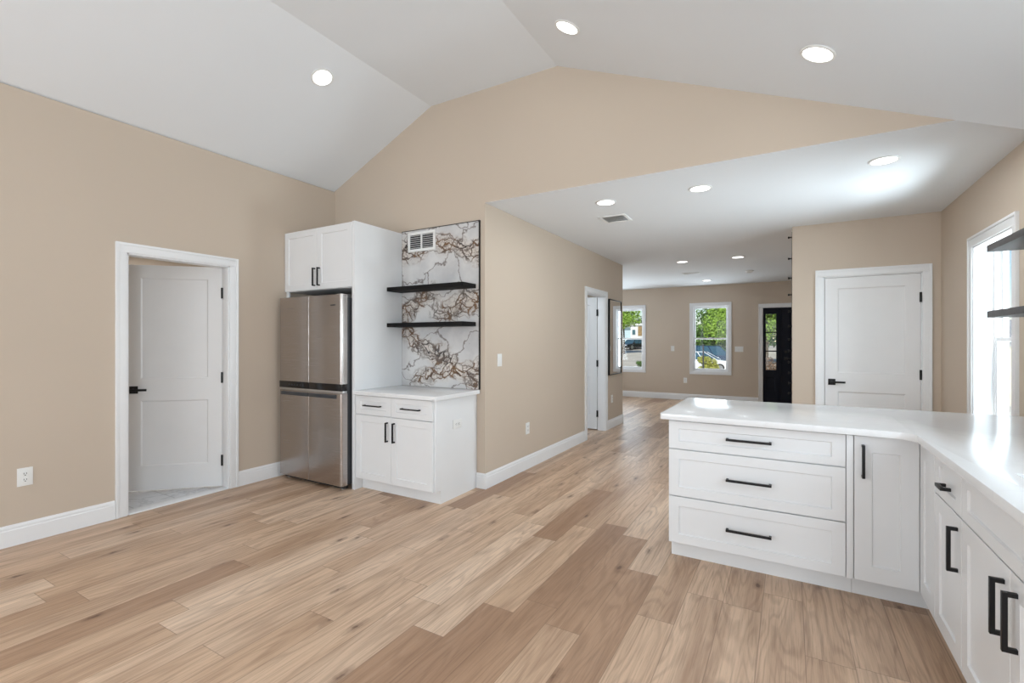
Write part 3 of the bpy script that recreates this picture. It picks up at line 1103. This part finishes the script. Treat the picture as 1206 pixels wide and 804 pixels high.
# pocket grip along the top of the lower doors
mb = MB().box(0.045, hw - 0.004, -0.012, 0.012, 0.838, 0.872, 0.004)
mb.build('grip', 'steelside', d3)
mb = MB().box(hw + 0.004, fw - 0.07, -0.012, 0.012, 0.838, 0.872, 0.004)
mb.build('grip', 'steelside', d4)
mb = MB()
for k, (x, wd) in enumerate(((0, .008), (.011, .003), (.016, .006), (.024, .003), (.029, .005), (.036, .006), (.044, .004), (.050, .006), (.058, .004))):
    mb.box(fw - 0.145 + x, fw - 0.145 + x + wd, -0.001, 0.001, 1.689, 1.698)
mb.build('name_badge', 'steelside', d2)
for x in (0.03, fw - 0.09):
    MB().box(x, x + 0.06, 0.02, 0.14, 1.765, 1.797, 0.004).build('hinge_cover', 'steelbright', fr)

# ---- base cabinet beside the fridge
bw = -2.52 - PX - 0.002
bc = thing('base_cabinet', 'white base cabinet with two small drawers and two doors beside the refrigerator', 'cabinet', (PX + 0.001, 3.078, 0))
MB().box(0.0, bw - 0.018, 0.0, 0.595, 0.11, TOP, 0.0008).build('body', 'cab', bc)
MB().box(0.0, bw - 0.018, 0.062, 0.078, 0.0, 0.111).build('toe_kick', 'cab', bc)
MB().prism([(0.062, 0.0), (0.595, 0.0), (0.595, TOP), (0.0, TOP), (0.0, 0.112), (0.062, 0.112)], 'x', bw - 0.0178, bw, 0.0008).build('end_panel', 'cab', bc)
e1 = bw - 0.020
e0, em = 0.026, (e1 + 0.026) / 2 - 0.022
for x0, x1 in ((0.003, em - 0.0015), (em + 0.0015, e1)):
    d = shaker('drawer', bc, x0, x1, 0.700, 0.868, 0.058, 0.045)
    pull(d, (x0 + x1) / 2, 0.784, -FT, 0.205, False, 0.011, 0.032)
for x0, x1, hx in ((0.003, em - 0.0015, em - 0.075 + 0.032), (em + 0.0015, e1, em + 0.040)):
    d = shaker('door', bc, x0, x1, 0.112, 0.694, 0.060)
    pull(d, hx, 0.566, -FT, 0.172, True, 0.012, 0.032)
mb = MB()
mb.prism(rounded([(PX + 0.001, 3.022), (-2.478, 3.022), (-2.478, YB - 0.014), (PX + 0.001, YB - 0.014)], [0, 0.012, 0, 0], 4), 'z', TOP + 0.001, 0.912, 0.0015)
tag(recenter(mb.build('countertop', 'quartz')), 'short white quartz countertop over the cabinet beside the refrigerator', 'countertop')

# ---- marble slab, shelves, air return grille
mp = thing('marble_panel', 'tall veined white and brown marble wall panel behind the black shelves', 'wall panel', (PX + 0.002, YB - 0.0125, 0.913))
pw, ph = 0.956, 1.566
MB().box(0.0, pw, 0.0, 0.012, 0.0, ph).build('slab', 'marble', mp, smooth=False)
mb = MB().box(pw, pw + 0.008, -0.006, 0.012, 0.0, ph + 0.006, 0.001)
mb.box(0.0, pw, -0.004, 0.012, ph, ph + 0.006)
mb.build('edge_trim', 'black', mp)
for z, lab in ((1.856, 'upper black floating shelf on the marble panel'), (1.502, 'lower black floating shelf on the marble panel')):
    o = MB().box(PX + 0.001, -2.523, 3.45, YB - 0.0135, z, z + 0.039, 0.0015).build('floating_shelf', 'shelf')
    tag(recenter(o), lab, 'shelf', 'black shelves on the marble panel')


def grille(name, label, loc, rot, wd, ht, cols, rows, group=None, cat='vent', lean=1):
    """frame and louvres over a dark sheet painted for shade; local X-Z plane facing -Y"""
    r = thing(name, label, cat, loc, group=group, rot=rot)
    bdr, mid = 0.028, 0.018
    mb = MB()
    mb.box(0, wd, -0.008, 0.0, 0, bdr, 0.002).box(0, wd, -0.008, 0.0, ht - bdr, ht, 0.002)
    mb.box(0, bdr, -0.008, 0.0, bdr, ht - bdr, 0.001).box(wd - bdr, wd, -0.008, 0.0, bdr, ht - bdr, 0.001)
    cw = (wd - 2 * bdr - mid * (cols - 1)) / cols
    for k in range(cols - 1):
        x = bdr + (k + 1) * cw + k * mid
        mb.box(x, x + mid, -0.008, 0.0, bdr, ht - bdr, 0.001)
    mb.build('frame', 'plastic', r)
    MB().box(0.01, wd - 0.01, -0.0012, -0.0002, 0.01, ht - 0.01).build('shade_sheet', 'shade_sheet', r)  # near-black sheet paints the shade inside the vent
    n = rows
    step = (ht - 2 * bdr) / n
    for c in range(cols):
        x0 = bdr + c * (cw + mid)
        for j in range(n):
            z = bdr + (j + 0.5) * step
            s = MB()
            s.prism([(-0.007, z - 0.002 * lean), (-0.007, z + 0.001 * lean), (-0.002, z + 0.004 * lean), (-0.002, z + 0.001 * lean)], 'x', x0, x0 + cw)
            s.build('louvre', 'plastic', r)
    return r


grille('air_vent', 'white louvred air vent at the top of the marble panel', (-3.357, YB - 0.013, 2.263), (0, 0, 0), 0.355, 0.197, 2, 7)
# ceiling registers: local -Y faces down
grille('air_vent', 'white ceiling air vent above the corridor entrance', (-1.705, 4.965, HC - 0.0005), (PI / 2, 0, 0), 0.28, 0.29, 1, 8, lean=-3)
grille('air_vent', 'white ceiling air vent in the far front room', (-1.75, 9.48, HC - 0.0005), (PI / 2, 0, 0), 0.31, 0.17, 1, 5, lean=-3)

# ------------------------------------------------------------------ recessed lights
def downlight(loc, normal, label, group, watts=DOWNLIGHT_W):
    rot = Vector(normal).to_track_quat('-Z', 'Y').to_euler()
    r = thing('recessed_light', label, 'ceiling light', loc, group=group, rot=rot)
    # local -Z points into the room
    MB().lathe([(0.076, 0.0), (0.092, 0.0), (0.092, -0.004), (0.087, -0.008), (0.076, -0.007), (0.076, 0.0)], 'z', (0, 0, 0), 40, cap=False).build('trim_ring', 'plastic', r)
    MB().lathe([(0.0765, 0.0), (0.0765, -0.005)], 'z', (0, 0, 0), 40).build('diffuser', 'lamp', r)
    d = bpy.data.lights.new('downlight', 'AREA')
    d.shape = 'DISK'
    d.size = 0.14
    d.energy = watts
    d.color = LIGHT_COL
    o = bpy.data.objects.new('downlight', d)
    o.parent = r
    o.location = (0, 0, -0.02)
    COL.objects.link(o)
    return r


DN = (0, 0, -1)
for x, y, lab in ((-1.46, 4.217, 'recessed ceiling light beside the air vent above the corridor'),
                  (-0.646, 4.228, 'middle recessed light of the row just beyond the header'),
                  (0.575, 4.228, 'recessed ceiling light over the peninsula in front of the pantry'),
                  (-1.488, 7.975, 'recessed ceiling light near the end of the corridor wall'),
                  (-0.678, 7.958, 'recessed ceiling light near the wine pegs'),
                  (-1.498, 10.671, 'farthest recessed ceiling light, in front of the front window')):
    downlight((x, y, HC - 0.0002), DN, lab, 'flat ceiling downlights', 5.0 if y < 5 else DOWNLIGHT_W)
nr = Vector((-m_r, 0, -1)).normalized()
ml = (3.69 - 3.07) / (1.407)
nl = Vector((ml, 0, -1)).normalized()
zr = lambda x: HC - m_r * (x - 0.832)
zl = lambda x: 3.07 + ml * (x - XL)
for x, y, lab in ((-1.331, 3.043, 'recessed light near the ridge on the right ceiling slope'),
                  (0.134, 3.086, 'large recessed light low on the right ceiling slope')):
    downlight(Vector((x, y, zr(x))) + nr * 0.0003, nr, lab, 'vaulted ceiling downlights', 0.6)
downlight(Vector((-3.364, 2.632, zl(-3.364))) + nl * 0.0003, nl, 'recessed light on the left ceiling slope above the bathroom door', 'vaulted ceiling downlights', 0.6)
# smoke detector
sd = thing('smoke_detector', 'small white smoke detector on the far room ceiling', 'smoke detector', (-0.63, 9.59, HC - 0.0005))
MB().lathe([(0.07, 0.0), (0.07, -0.014), (0.062, -0.02), (0.05, -0.022)], 'z', (0, 0, 0), 32).build('base', 'plastic', sd)
MB().lathe([(0.05, -0.022), (0.048, -0.034), (0.030, -0.040)], 'z', (0, 0, 0), 32).build('cover', 'plastic', sd)

# ------------------------------------------------------------------ wall plates
def wall_rot(face):
    return {'-y': 0.0, '+x': PI / 2, '-x': -PI / 2}[face]


def outlet(label, loc, face, horizontal=False, name='wall_outlet', group=None):
    r = thing(name, label, 'outlet', loc, wall_rot(face), group)
    W, H = (0.118, 0.078) if horizontal else (0.078, 0.122)
    MB().box(-W / 2, W / 2, -0.006, 0.0, -H / 2, H / 2, 0.002).build('cover_plate', 'plastic', r)
    f = lambda a, c, d, e, y0, y1, mb, bev=0: mb.box(d, e, y0, y1, a, c, bev) if horizontal else mb.box(a, c, y0, y1, d, e, bev)
    for s in (-1, 1):
        mb = MB()
        f(-0.017, 0.017, s * 0.020 - 0.0155, s * 0.020 + 0.0155, -0.0085, -0.005, mb, 0.001)
        rc = mb.build('receptacle', 'plastic', r)
        mb = MB()
        for sx in (-0.0065, 0.0065):
            f(sx - 0.0014, sx + 0.0014, s * 0.020 - 0.002, s * 0.020 + 0.008, -0.0092, -0.008, mb)
        f(-0.003, 0.003, s * 0.020 - 0.011, s * 0.020 - 0.006, -0.0092, -0.008, mb)
        mb.build('slots', 'slot', rc)
    return r


def switch(label, loc, face, gangs=1, group=None):
    r = thing('light_switch', label, 'light switch', loc, wall_rot(face), group)
    W, H = 0.078 + 0.046 * (gangs - 1), 0.122
    MB().box(-W / 2, W / 2, -0.006, 0.0, -H / 2, H / 2, 0.002).build('cover_plate', 'plastic', r)
    for g in range(gangs):
        x = (g - (gangs - 1) / 2) * 0.046
        MB().prism([(-0.005, -0.034), (-0.0075, -0.034), (-0.0105, 0.034), (-0.005, 0.034)], 'x', x - 0.017, x + 0.017).build('rocker', 'plastic', r)
    return r


outlet('white wall outlet low on the left wall beside the bathroom door', (XL + 0.0005, 1.126, 0.445), '+x')
switch('white light switch on the corridor wall near the marble panel', (XC + 0.0005, 3.925, 1.18), '+x')
outlet('white outlet low on the corridor wall before the open door', (XC + 0.0005, 4.495, 0.43), '+x')
outlet('white outlet under the wall mirror', (XC + 0.0005, 7.30, 0.455), '+x')
switch('single white light switch on the far wall between the windows', (-2.39, YF - 0.0005, 1.195), '-y')
switch('wide white light switch plate between the front window and entrance door', (-0.967, YF - 0.0005, 1.19), '-y', 3)
outlet('white outlet low on the far wall beside the front window', (-2.105, YF - 0.0005, 0.455), '-y')
outlet('white horizontal outlet on the side of the base cabinet', (-2.5198, 3.366, 0.64), '+x', True)

# ------------------------------------------------------------------ mirror on the corridor wall
mr = thing('wall_mirror', 'tall rectangular wall mirror in a thin black frame', 'mirror', (XC + 0.0115, 7.085, 0.838), PI / 2 + math.radians(0.95))
mw, mh, mf = 0.63, 1.18, 0.014
mb = MB()
mb.box(0, mf, -0.03, 0, 0, mh, 0.001).box(mw - mf, mw, -0.03, 0, 0, mh, 0.001)
mb.box(mf, mw - mf, -0.03, 0, 0, mf, 0.001).box(mf, mw - mf, -0.03, 0, mh - mf, mh, 0.001)
mb.build('frame', 'black', mr)
MB().box(mf, mw - mf, -0.022, -0.003, mf, mh - mf).build('mirror_glass', 'mirror', mr, smooth=False)

# ------------------------------------------------------------------ wine pegs down the closet's left side
wr = thing('wine_rack', 'row of black wall pegs running down the corner of the pantry wall', 'wine rack', (XW - 0.0005, YP + 0.14, 0), -PI / 2)
# local -Y points out of the wall (world -X); local X runs along the wall away from... the viewer is at -X
MB().box(-0.010, 0.010, -0.004, 0.0, 0.55, 2.61, 0.001).build('rail', 'black', wr)
for v in (279.7, 304.6, 327.5, 347, 366.6, 383.9, 399.5, 413, 426.3, 439, 450.9, 463):
    z = EYE - (v - 402) / 561 * (0.8639 * (YP + 0.14))
    mb = MB()
    mb.cyl((0, -0.030, z), 0.007, 0.028, 'y', 14, 0.001)
    mb.cyl((0, -0.042, z), 0.013, 0.016, 'y', 16, 0.004)
    mb.cyl((0, -0.006, z), 0.014, 0.006, 'y', 14, 0.001)
    mb.build('peg', 'black', wr)

# ------------------------------------------------------------------ right-hand floating shelves
for z, lab in ((1.884, 'upper charcoal floating shelf on the right wall'), (1.499, 'lower charcoal floating shelf on the right wall')):
    o = MB().box(1.0, XR - 0.0005, 2.92, 3.82, z, z + 0.038, 0.0015).build('floating_shelf', 'greyshelf')
    tag(recenter(o), lab, 'shelf', 'charcoal shelves on the right wall')

# ------------------------------------------------------------------ outside
def zg(y):
    return -0.75 if y < 40 else min(0.45, -0.75 + (y - 40) * 0.0462)


M['asphalt'] = simple('pale road', (0.56, 0.51, 0.43), 0.9, var=0.12, scale=0.8)
M['bed'] = simple('lawn', (0.16, 0.22, 0.06), 0.95, var=0.3, scale=3)
M['bark'] = simple('bark', (0.12, 0.09, 0.06), 0.9, var=0.3, scale=12)
M['leafA'] = simple('mid green leaves', (0.10, 0.20, 0.035), 0.6, var=0.55, scale=1.3)
M['leafB'] = simple('bright green leaves', (0.26, 0.42, 0.05), 0.6, var=0.45, scale=1.6)
M['leafC'] = simple('dark green leaves', (0.05, 0.11, 0.03), 0.6, var=0.5, scale=1.1)
M['leafY'] = simple('yellow green leaves', (0.42, 0.42, 0.08), 0.6, var=0.4, scale=9)
M['leafR'] = simple('rust coloured leaves', (0.22, 0.13, 0.075), 0.6, var=0.4, scale=6)
M['siding'] = simple('white siding', (0.80, 0.80, 0.78), 0.6, var=0.03, scale=2)
M['bluesiding'] = simple('pale blue siding', (0.52, 0.66, 0.70), 0.6, var=0.03, scale=2)
M['roofgrey'] = simple('grey shingles', (0.25, 0.25, 0.26), 0.9, var=0.2, scale=14)
M['fencepaint'] = simple('cream fence', (0.72, 0.68, 0.52), 0.6, var=0.06, scale=4)
M['carblue'] = simple('dark blue car paint', (0.02, 0.045, 0.09), 0.2, 0.3, var=0.05, coat=1.0)
M['carwhite'] = simple('white car paint', (0.82, 0.83, 0.84), 0.25, var=0.01, coat=1.0)
M['cardark'] = simple('black car paint', (0.02, 0.022, 0.028), 0.2, 0.2, var=0.05, coat=1.0)
M['carglass'] = simple('sky-tinted car glass', (0.07, 0.15, 0.20), 0.06, 0.3, var=0.05)  # blue tint paints reflected sky into the glass colour
M['tyre'] = simple('tyre rubber', (0.018, 0.018, 0.018), 0.8)
M['rim'] = simple('alloy rim', (0.5, 0.5, 0.52), 0.3, 0.9)
M['headlamp'] = simple('lamp glass', (0.7, 0.72, 0.75), 0.1, 0.2)
M['postpaint'] = simple('dark post', (0.05, 0.05, 0.055), 0.6)

gp = [(-80, -0.75), (11.81, -0.75), (40, -0.75), (66, 0.45), (220, 0.45)]
gp = gp[1:]
struct(MB().prism([(y, z) for y, z in gp] + [(220, -2), (11.81, -2)], 'x', -140, 70).build('ground', 'asphalt', smooth=False), 'pale street and yard in front of the house')
struct(MB().box(1.45, 40, -30, 11.8, -0.9, -0.75).build('ground', 'bed', smooth=False), 'side yard')


def leaf_ball(mb_bm, c, rad, n, size):
    for _ in range(n):
        while True:
            p = Vector((random.uniform(-1, 1), random.uniform(-1, 1), random.uniform(-1, 1)))
            if 0.35 < p.length < 1:
                break
        q = Vector((c[0] + p.x * rad[0], c[1] + p.y * rad[1], c[2] + p.z * rad[2]))
        nrm = (p + Vector((random.uniform(-.9, .9), random.uniform(-.9, .9), random.uniform(-.3, 1)))).normalized()
        a = nrm.orthogonal().normalized()
        b_ = nrm.cross(a)
        th = random.uniform(0, 2 * PI)
        a, b_ = a * math.cos(th) + b_ * math.sin(th), b_ * math.cos(th) - a * math.sin(th)
        s = size * random.uniform(0.6, 1.3)
        vs = [mb_bm.verts.new(q + a * s), mb_bm.verts.new(q + b_ * s * 0.55 + nrm * s * 0.12), mb_bm.verts.new(q - a * s), mb_bm.verts.new(q - b_ * s * 0.55 + nrm * s * 0.12)]
        mb_bm.faces.new(vs)


def tree(label, x, y, cz, r, leaf, n, size, trunk=0.16, group=None, blobs=9, rz=None, name='tree', cat='tree'):
    t0 = thing(name, label, cat, (x, y, zg(y)), group=group)
    cz = cz - zg(y)
    mb = MB()
    for k in range(blobs):
        a = 2 * PI * k / blobs + random.random()
        d = r * random.uniform(0.15, 0.62)
        c = (d * math.cos(a), d * math.sin(a), cz + random.uniform(-0.45, 0.5) * (rz or r))
        rr = r * random.uniform(0.42, 0.62)
        leaf_ball(mb.bm, c, (rr, rr, rr * 0.85), n // blobs, size)
    mb.build('foliage', leaf, t0, smooth=False)
    mb = MB()
    hgt = cz + 0.1 * r
    mb.lathe([(trunk * 1.3, -0.05), (trunk, 0.12 * hgt), (trunk * 0.8, 0.6 * hgt), (trunk * 0.4, hgt)], 'z', (0, 0, 0), 10)
    mb.build('trunk', 'bark', t0)
    return t0


tree('broad green street tree filling the front window', -8.6, 64.5, 3.2, 5.2, 'leafA', 11000, 0.17, 0.22)
tree('lighter green tree to the right in the front window', -5.6, 55.0, 3.3, 3.1, 'leafB', 6500, 0.14, 0.15)
tree('bright green tree at the left of the corner window', -16.6, 54.2, 4.1, 2.0, 'leafB', 4000, 0.12, 0.12)
tree('dark tree behind the mobile home', -25.0, 96.0, 3.6, 3.6, 'leafC', 4000, 0.2, 0.2)
tree('dark tree right of the mobile home', -19.0, 99.0, 3.4, 3.0, 'leafC', 3500, 0.2, 0.2)
tree('tall tree seen through the entrance sidelight', -1.6, 44.0, 3.3, 2.6, 'leafB', 6000, 0.12, 0.12)
tree('green tree behind the sidelight tree', 2.5, 60.0, 4.0, 4.0, 'leafA', 5000, 0.18, 0.15)
tree('round yellow-green shrub outside the front window', -3.55, 25.7, 0.16, 0.62, 'leafY', 2600, 0.05, 0.03, name='shrub', cat='shrub', blobs=8)
tree('small green shrub outside the corner window', -10.6, 38.9, -0.42, 0.36, 'leafA', 500, 0.05, 0.03, name='shrub', cat='shrub', blobs=5)
tree('rust coloured shrub outside the entrance sidelight', -0.95, 30.0, -0.1, 0.7, 'leafR', 2500, 0.045, 0.05, name='shrub', cat='shrub', blobs=6)


hd = thing('hedge', 'long dark green hedge behind the street trees', 'hedge', (-4.0, 80.0, 0.45))
mb = MB()
for k in range(22):
    leaf_ball(mb.bm, (-13 + k * 1.25, random.uniform(-0.3, 0.3), 1.35), (1.1, 0.9, 1.4 + random.uniform(-0.2, 0.3)), 260, 0.22)
mb.build('foliage', 'leafC', hd, smooth=False)
mb = MB()
for k in range(22):
    mb.lathe([(0.05, -0.05), (0.03, 1.2)], 'z', (-13 + k * 1.25, 0, 0), 8)
st_ = mb.build('stems', 'bark', hd)
st_['kind'] = 'stuff'


def car(label, loc, rz, paint, L, H, Wd, suv=False):
    r = thing('car', label, 'car', loc, rz)
    wr_ = 0.33 if not suv else 0.37
    g = 0.20 if not suv else 0.26
    belt = H * (0.62 if not suv else 0.60)
    hl = L / 2
    # side profile, front toward +X
    low = [(-hl, g + 0.12), (-hl + 0.05, g), (hl - 0.08, g), (hl, g + 0.14), (hl - 0.02, belt * 0.72), (hl - 0.15, belt * 0.84), (hl - 1.15, belt),
           (-hl + (0.75 if not suv else 0.1), belt), (-hl + 0.02, belt * 0.92)]
    MB().prism(low, 'y', -Wd / 2, Wd / 2, 0.05).build('body', paint, r)
    a0, a1 = (-hl + 0.6, hl - 1.05) if not suv else (-hl + 0.1, hl - 1.05)
    b0, b1 = (-hl + 1.35, hl - 1.95) if not suv else (-hl + 0.45, hl - 1.75)
    w1, w2 = Wd / 2 - 0.05, Wd / 2 - 0.20
    rings = [[(a0, -w1, belt - 0.02), (a1, -w1, belt - 0.02), (a1, w1, belt - 0.02), (a0, w1, belt - 0.02)],
             [(b0, -w2, H - 0.03), (b1, -w2, H - 0.03), (b1, w2, H - 0.03), (b0, w2, H - 0.03)]]
    MB().loft(rings).build('cabin', 'carglass', r)
    mb = MB().box(b0 - 0.05, b1 + 0.05, -w2 - 0.02, w2 + 0.02, H - 0.05, H, 0.02)
    for f in (0.0, 0.36, 0.68, 1.0):
        for s in (-1, 1):
            lx, ux = a0 + (a1 - a0) * f, b0 + (b1 - b0) * f
            q = 0.035
            mb.loft([[(lx - q, s * (w1 + 0.012), belt - 0.03), (lx + q, s * (w1 + 0.012), belt - 0.03), (lx + q, s * (w1 - 0.03), belt - 0.03), (lx - q, s * (w1 - 0.03), belt - 0.03)],
                     [(ux - q, s * (w2 + 0.012), H - 0.02), (ux + q, s * (w2 + 0.012), H - 0.02), (ux + q, s * (w2 - 0.03), H - 0.02), (ux - q, s * (w2 - 0.03), H - 0.02)]])
    mb.build('roof', paint, r)
    for sx in (-hl + 0.85, hl - 0.90):
        for s in (-1, 1):
            y0 = s * (Wd / 2 - 0.10) - 0.11
            wv = MB().lathe([(wr_ * 0.62, 0.0), (wr_, 0.015), (wr_, 0.205), (wr_ * 0.62, 0.22)], 'y', (sx, y0, wr_), 28).build('wheel', 'tyre', r)
            MB().lathe([(wr_ * 0.60, -0.004), (wr_ * 0.60, 0.224)], 'y', (sx, y0, wr_), 20).build('rim', 'rim', wv)
    for s in (-1, 1):
        y0 = s * (Wd / 2 - 0.30)
        MB().box(hl - 0.12, hl + 0.005, y0 - 0.2, y0 + 0.2, belt * 0.66, belt * 0.80, 0.02).build('headlight', 'headlamp', r)
        ym = s * (Wd / 2 + 0.06)
        MB().box(a1 - 0.25, a1 - 0.13, ym - 0.09, ym + 0.07, belt - 0.02, belt + 0.13, 0.03).build('side_mirror', paint, r)
    return r


car('white sedan parked nearest the front window', (-5.45, 35.6, zg(35)), 0.0, 'carwhite', 4.6, 1.42, 1.8)
car('dark blue SUV parked behind the white sedan', (-5.2, 39.9, zg(39)), 0.0, 'carblue', 4.7, 1.80, 1.9, True)
car('small dark car seen through the corner window', (-18.0, 63.2, zg(62) - 0.02), -PI / 2 - 0.5, 'cardark', 4.2, 1.45, 1.8, True)

# mobile home across the street
mh_ = thing('house', 'flat-roofed white and pale blue mobile home across the street', 'house', (-19.0, 72.0, 0.45))
MB().box(-2.0, 4.6, 0, 4.2, 0, 3.35).build('wall', 'siding', mh_, smooth=False)
MB().box(-7.0, -2.02, 0.6, 4.2, 0, 3.1).build('side_wing', 'bluesiding', mh_, smooth=False)
MB().box(-7.2, 4.8, -0.25, 4.4, 3.35, 3.6, 0.03).build('roof', 'siding', mh_)
for x0, x1, z0, z1, mt in ((-1.72, -1.25, 1.95, 2.7, 'carglass'), (-0.85, -0.2, 1.75, 3.2, 'leafR'), (2.0, 2.9, 1.7, 2.8, 'carglass')):
    fobj = MB().box(x0 - 0.08, x1 + 0.08, -0.05, 0.02, z0 - 0.08, z1 + 0.08, 0.01).build('window', 'siding', mh_)
    MB().box(x0, x1, -0.07, -0.04, z0, z1).build('pane', mt if mt != 'leafR' else simple('amber window pane', (0.30, 0.2, 0.09), 0.3, var=0.5, scale=5), fobj)
sh = thing('shed', 'small white shed behind the parked cars', 'shed', (-11.9, 70.5, 0.45))
MB().box(-1.2, 1.2, 0, 2.4, 0, 2.1).build('wall', 'siding', sh, smooth=False)
MB().prism([(-1.35, 2.05), (1.35, 2.05), (0, 2.75)], 'y', -0.15, 2.55).build('roof', 'siding', sh, smooth=False)
o = MB().lathe([(0.035, 0.0), (0.035, 1.95), (0.02, 1.98)], 'z', (-3.6, 24.5, -0.75), 10).build('post', 'postpaint')
tag(recenter(o), 'thin dark post standing in front of the yellow-green shrub', 'post')
o = MB().lathe([(0.14, 0.0), (0.10, 8.5)], 'z', (-23.6, 92.0, 0.45), 10).build('street_pole', 'bark')
tag(recenter(o), 'tall utility pole behind the mobile home', 'pole')
# fence and neighbour's shed beyond the right-hand window
fe = thing('fence', 'cream board fence beyond the right-hand window', 'fence', (5.9, 21.0, -0.75), 0.0)
mb = MB()
for k in range(24):
    x = -2.4 + k * 0.2
    mb.box(x, x + 0.19, 0, 0.03, 0.05, 1.95, 0.004)
mb.build('boards', 'fencepaint', fe)
for k in range(4):
    MB().box(-2.45 + k * 1.6, -2.33 + k * 1.6, 0.03, 0.15, 0, 2.05, 0.008).build('fence_post', 'fencepaint', fe)
nb = thing('house', 'grey-roofed neighbouring house behind the cream fence', 'house', (8.5, 27.0, -0.75))
MB().box(-4, 3, 0, 6, 0, 2.2).build('wall', 'siding', nb, smooth=False)
MB().prism([(-0.4, 2.2), (6.4, 2.2), (3, 3.1)], 'x', -4.3, 3.3).build('roof', 'roofgrey', nb, smooth=False)
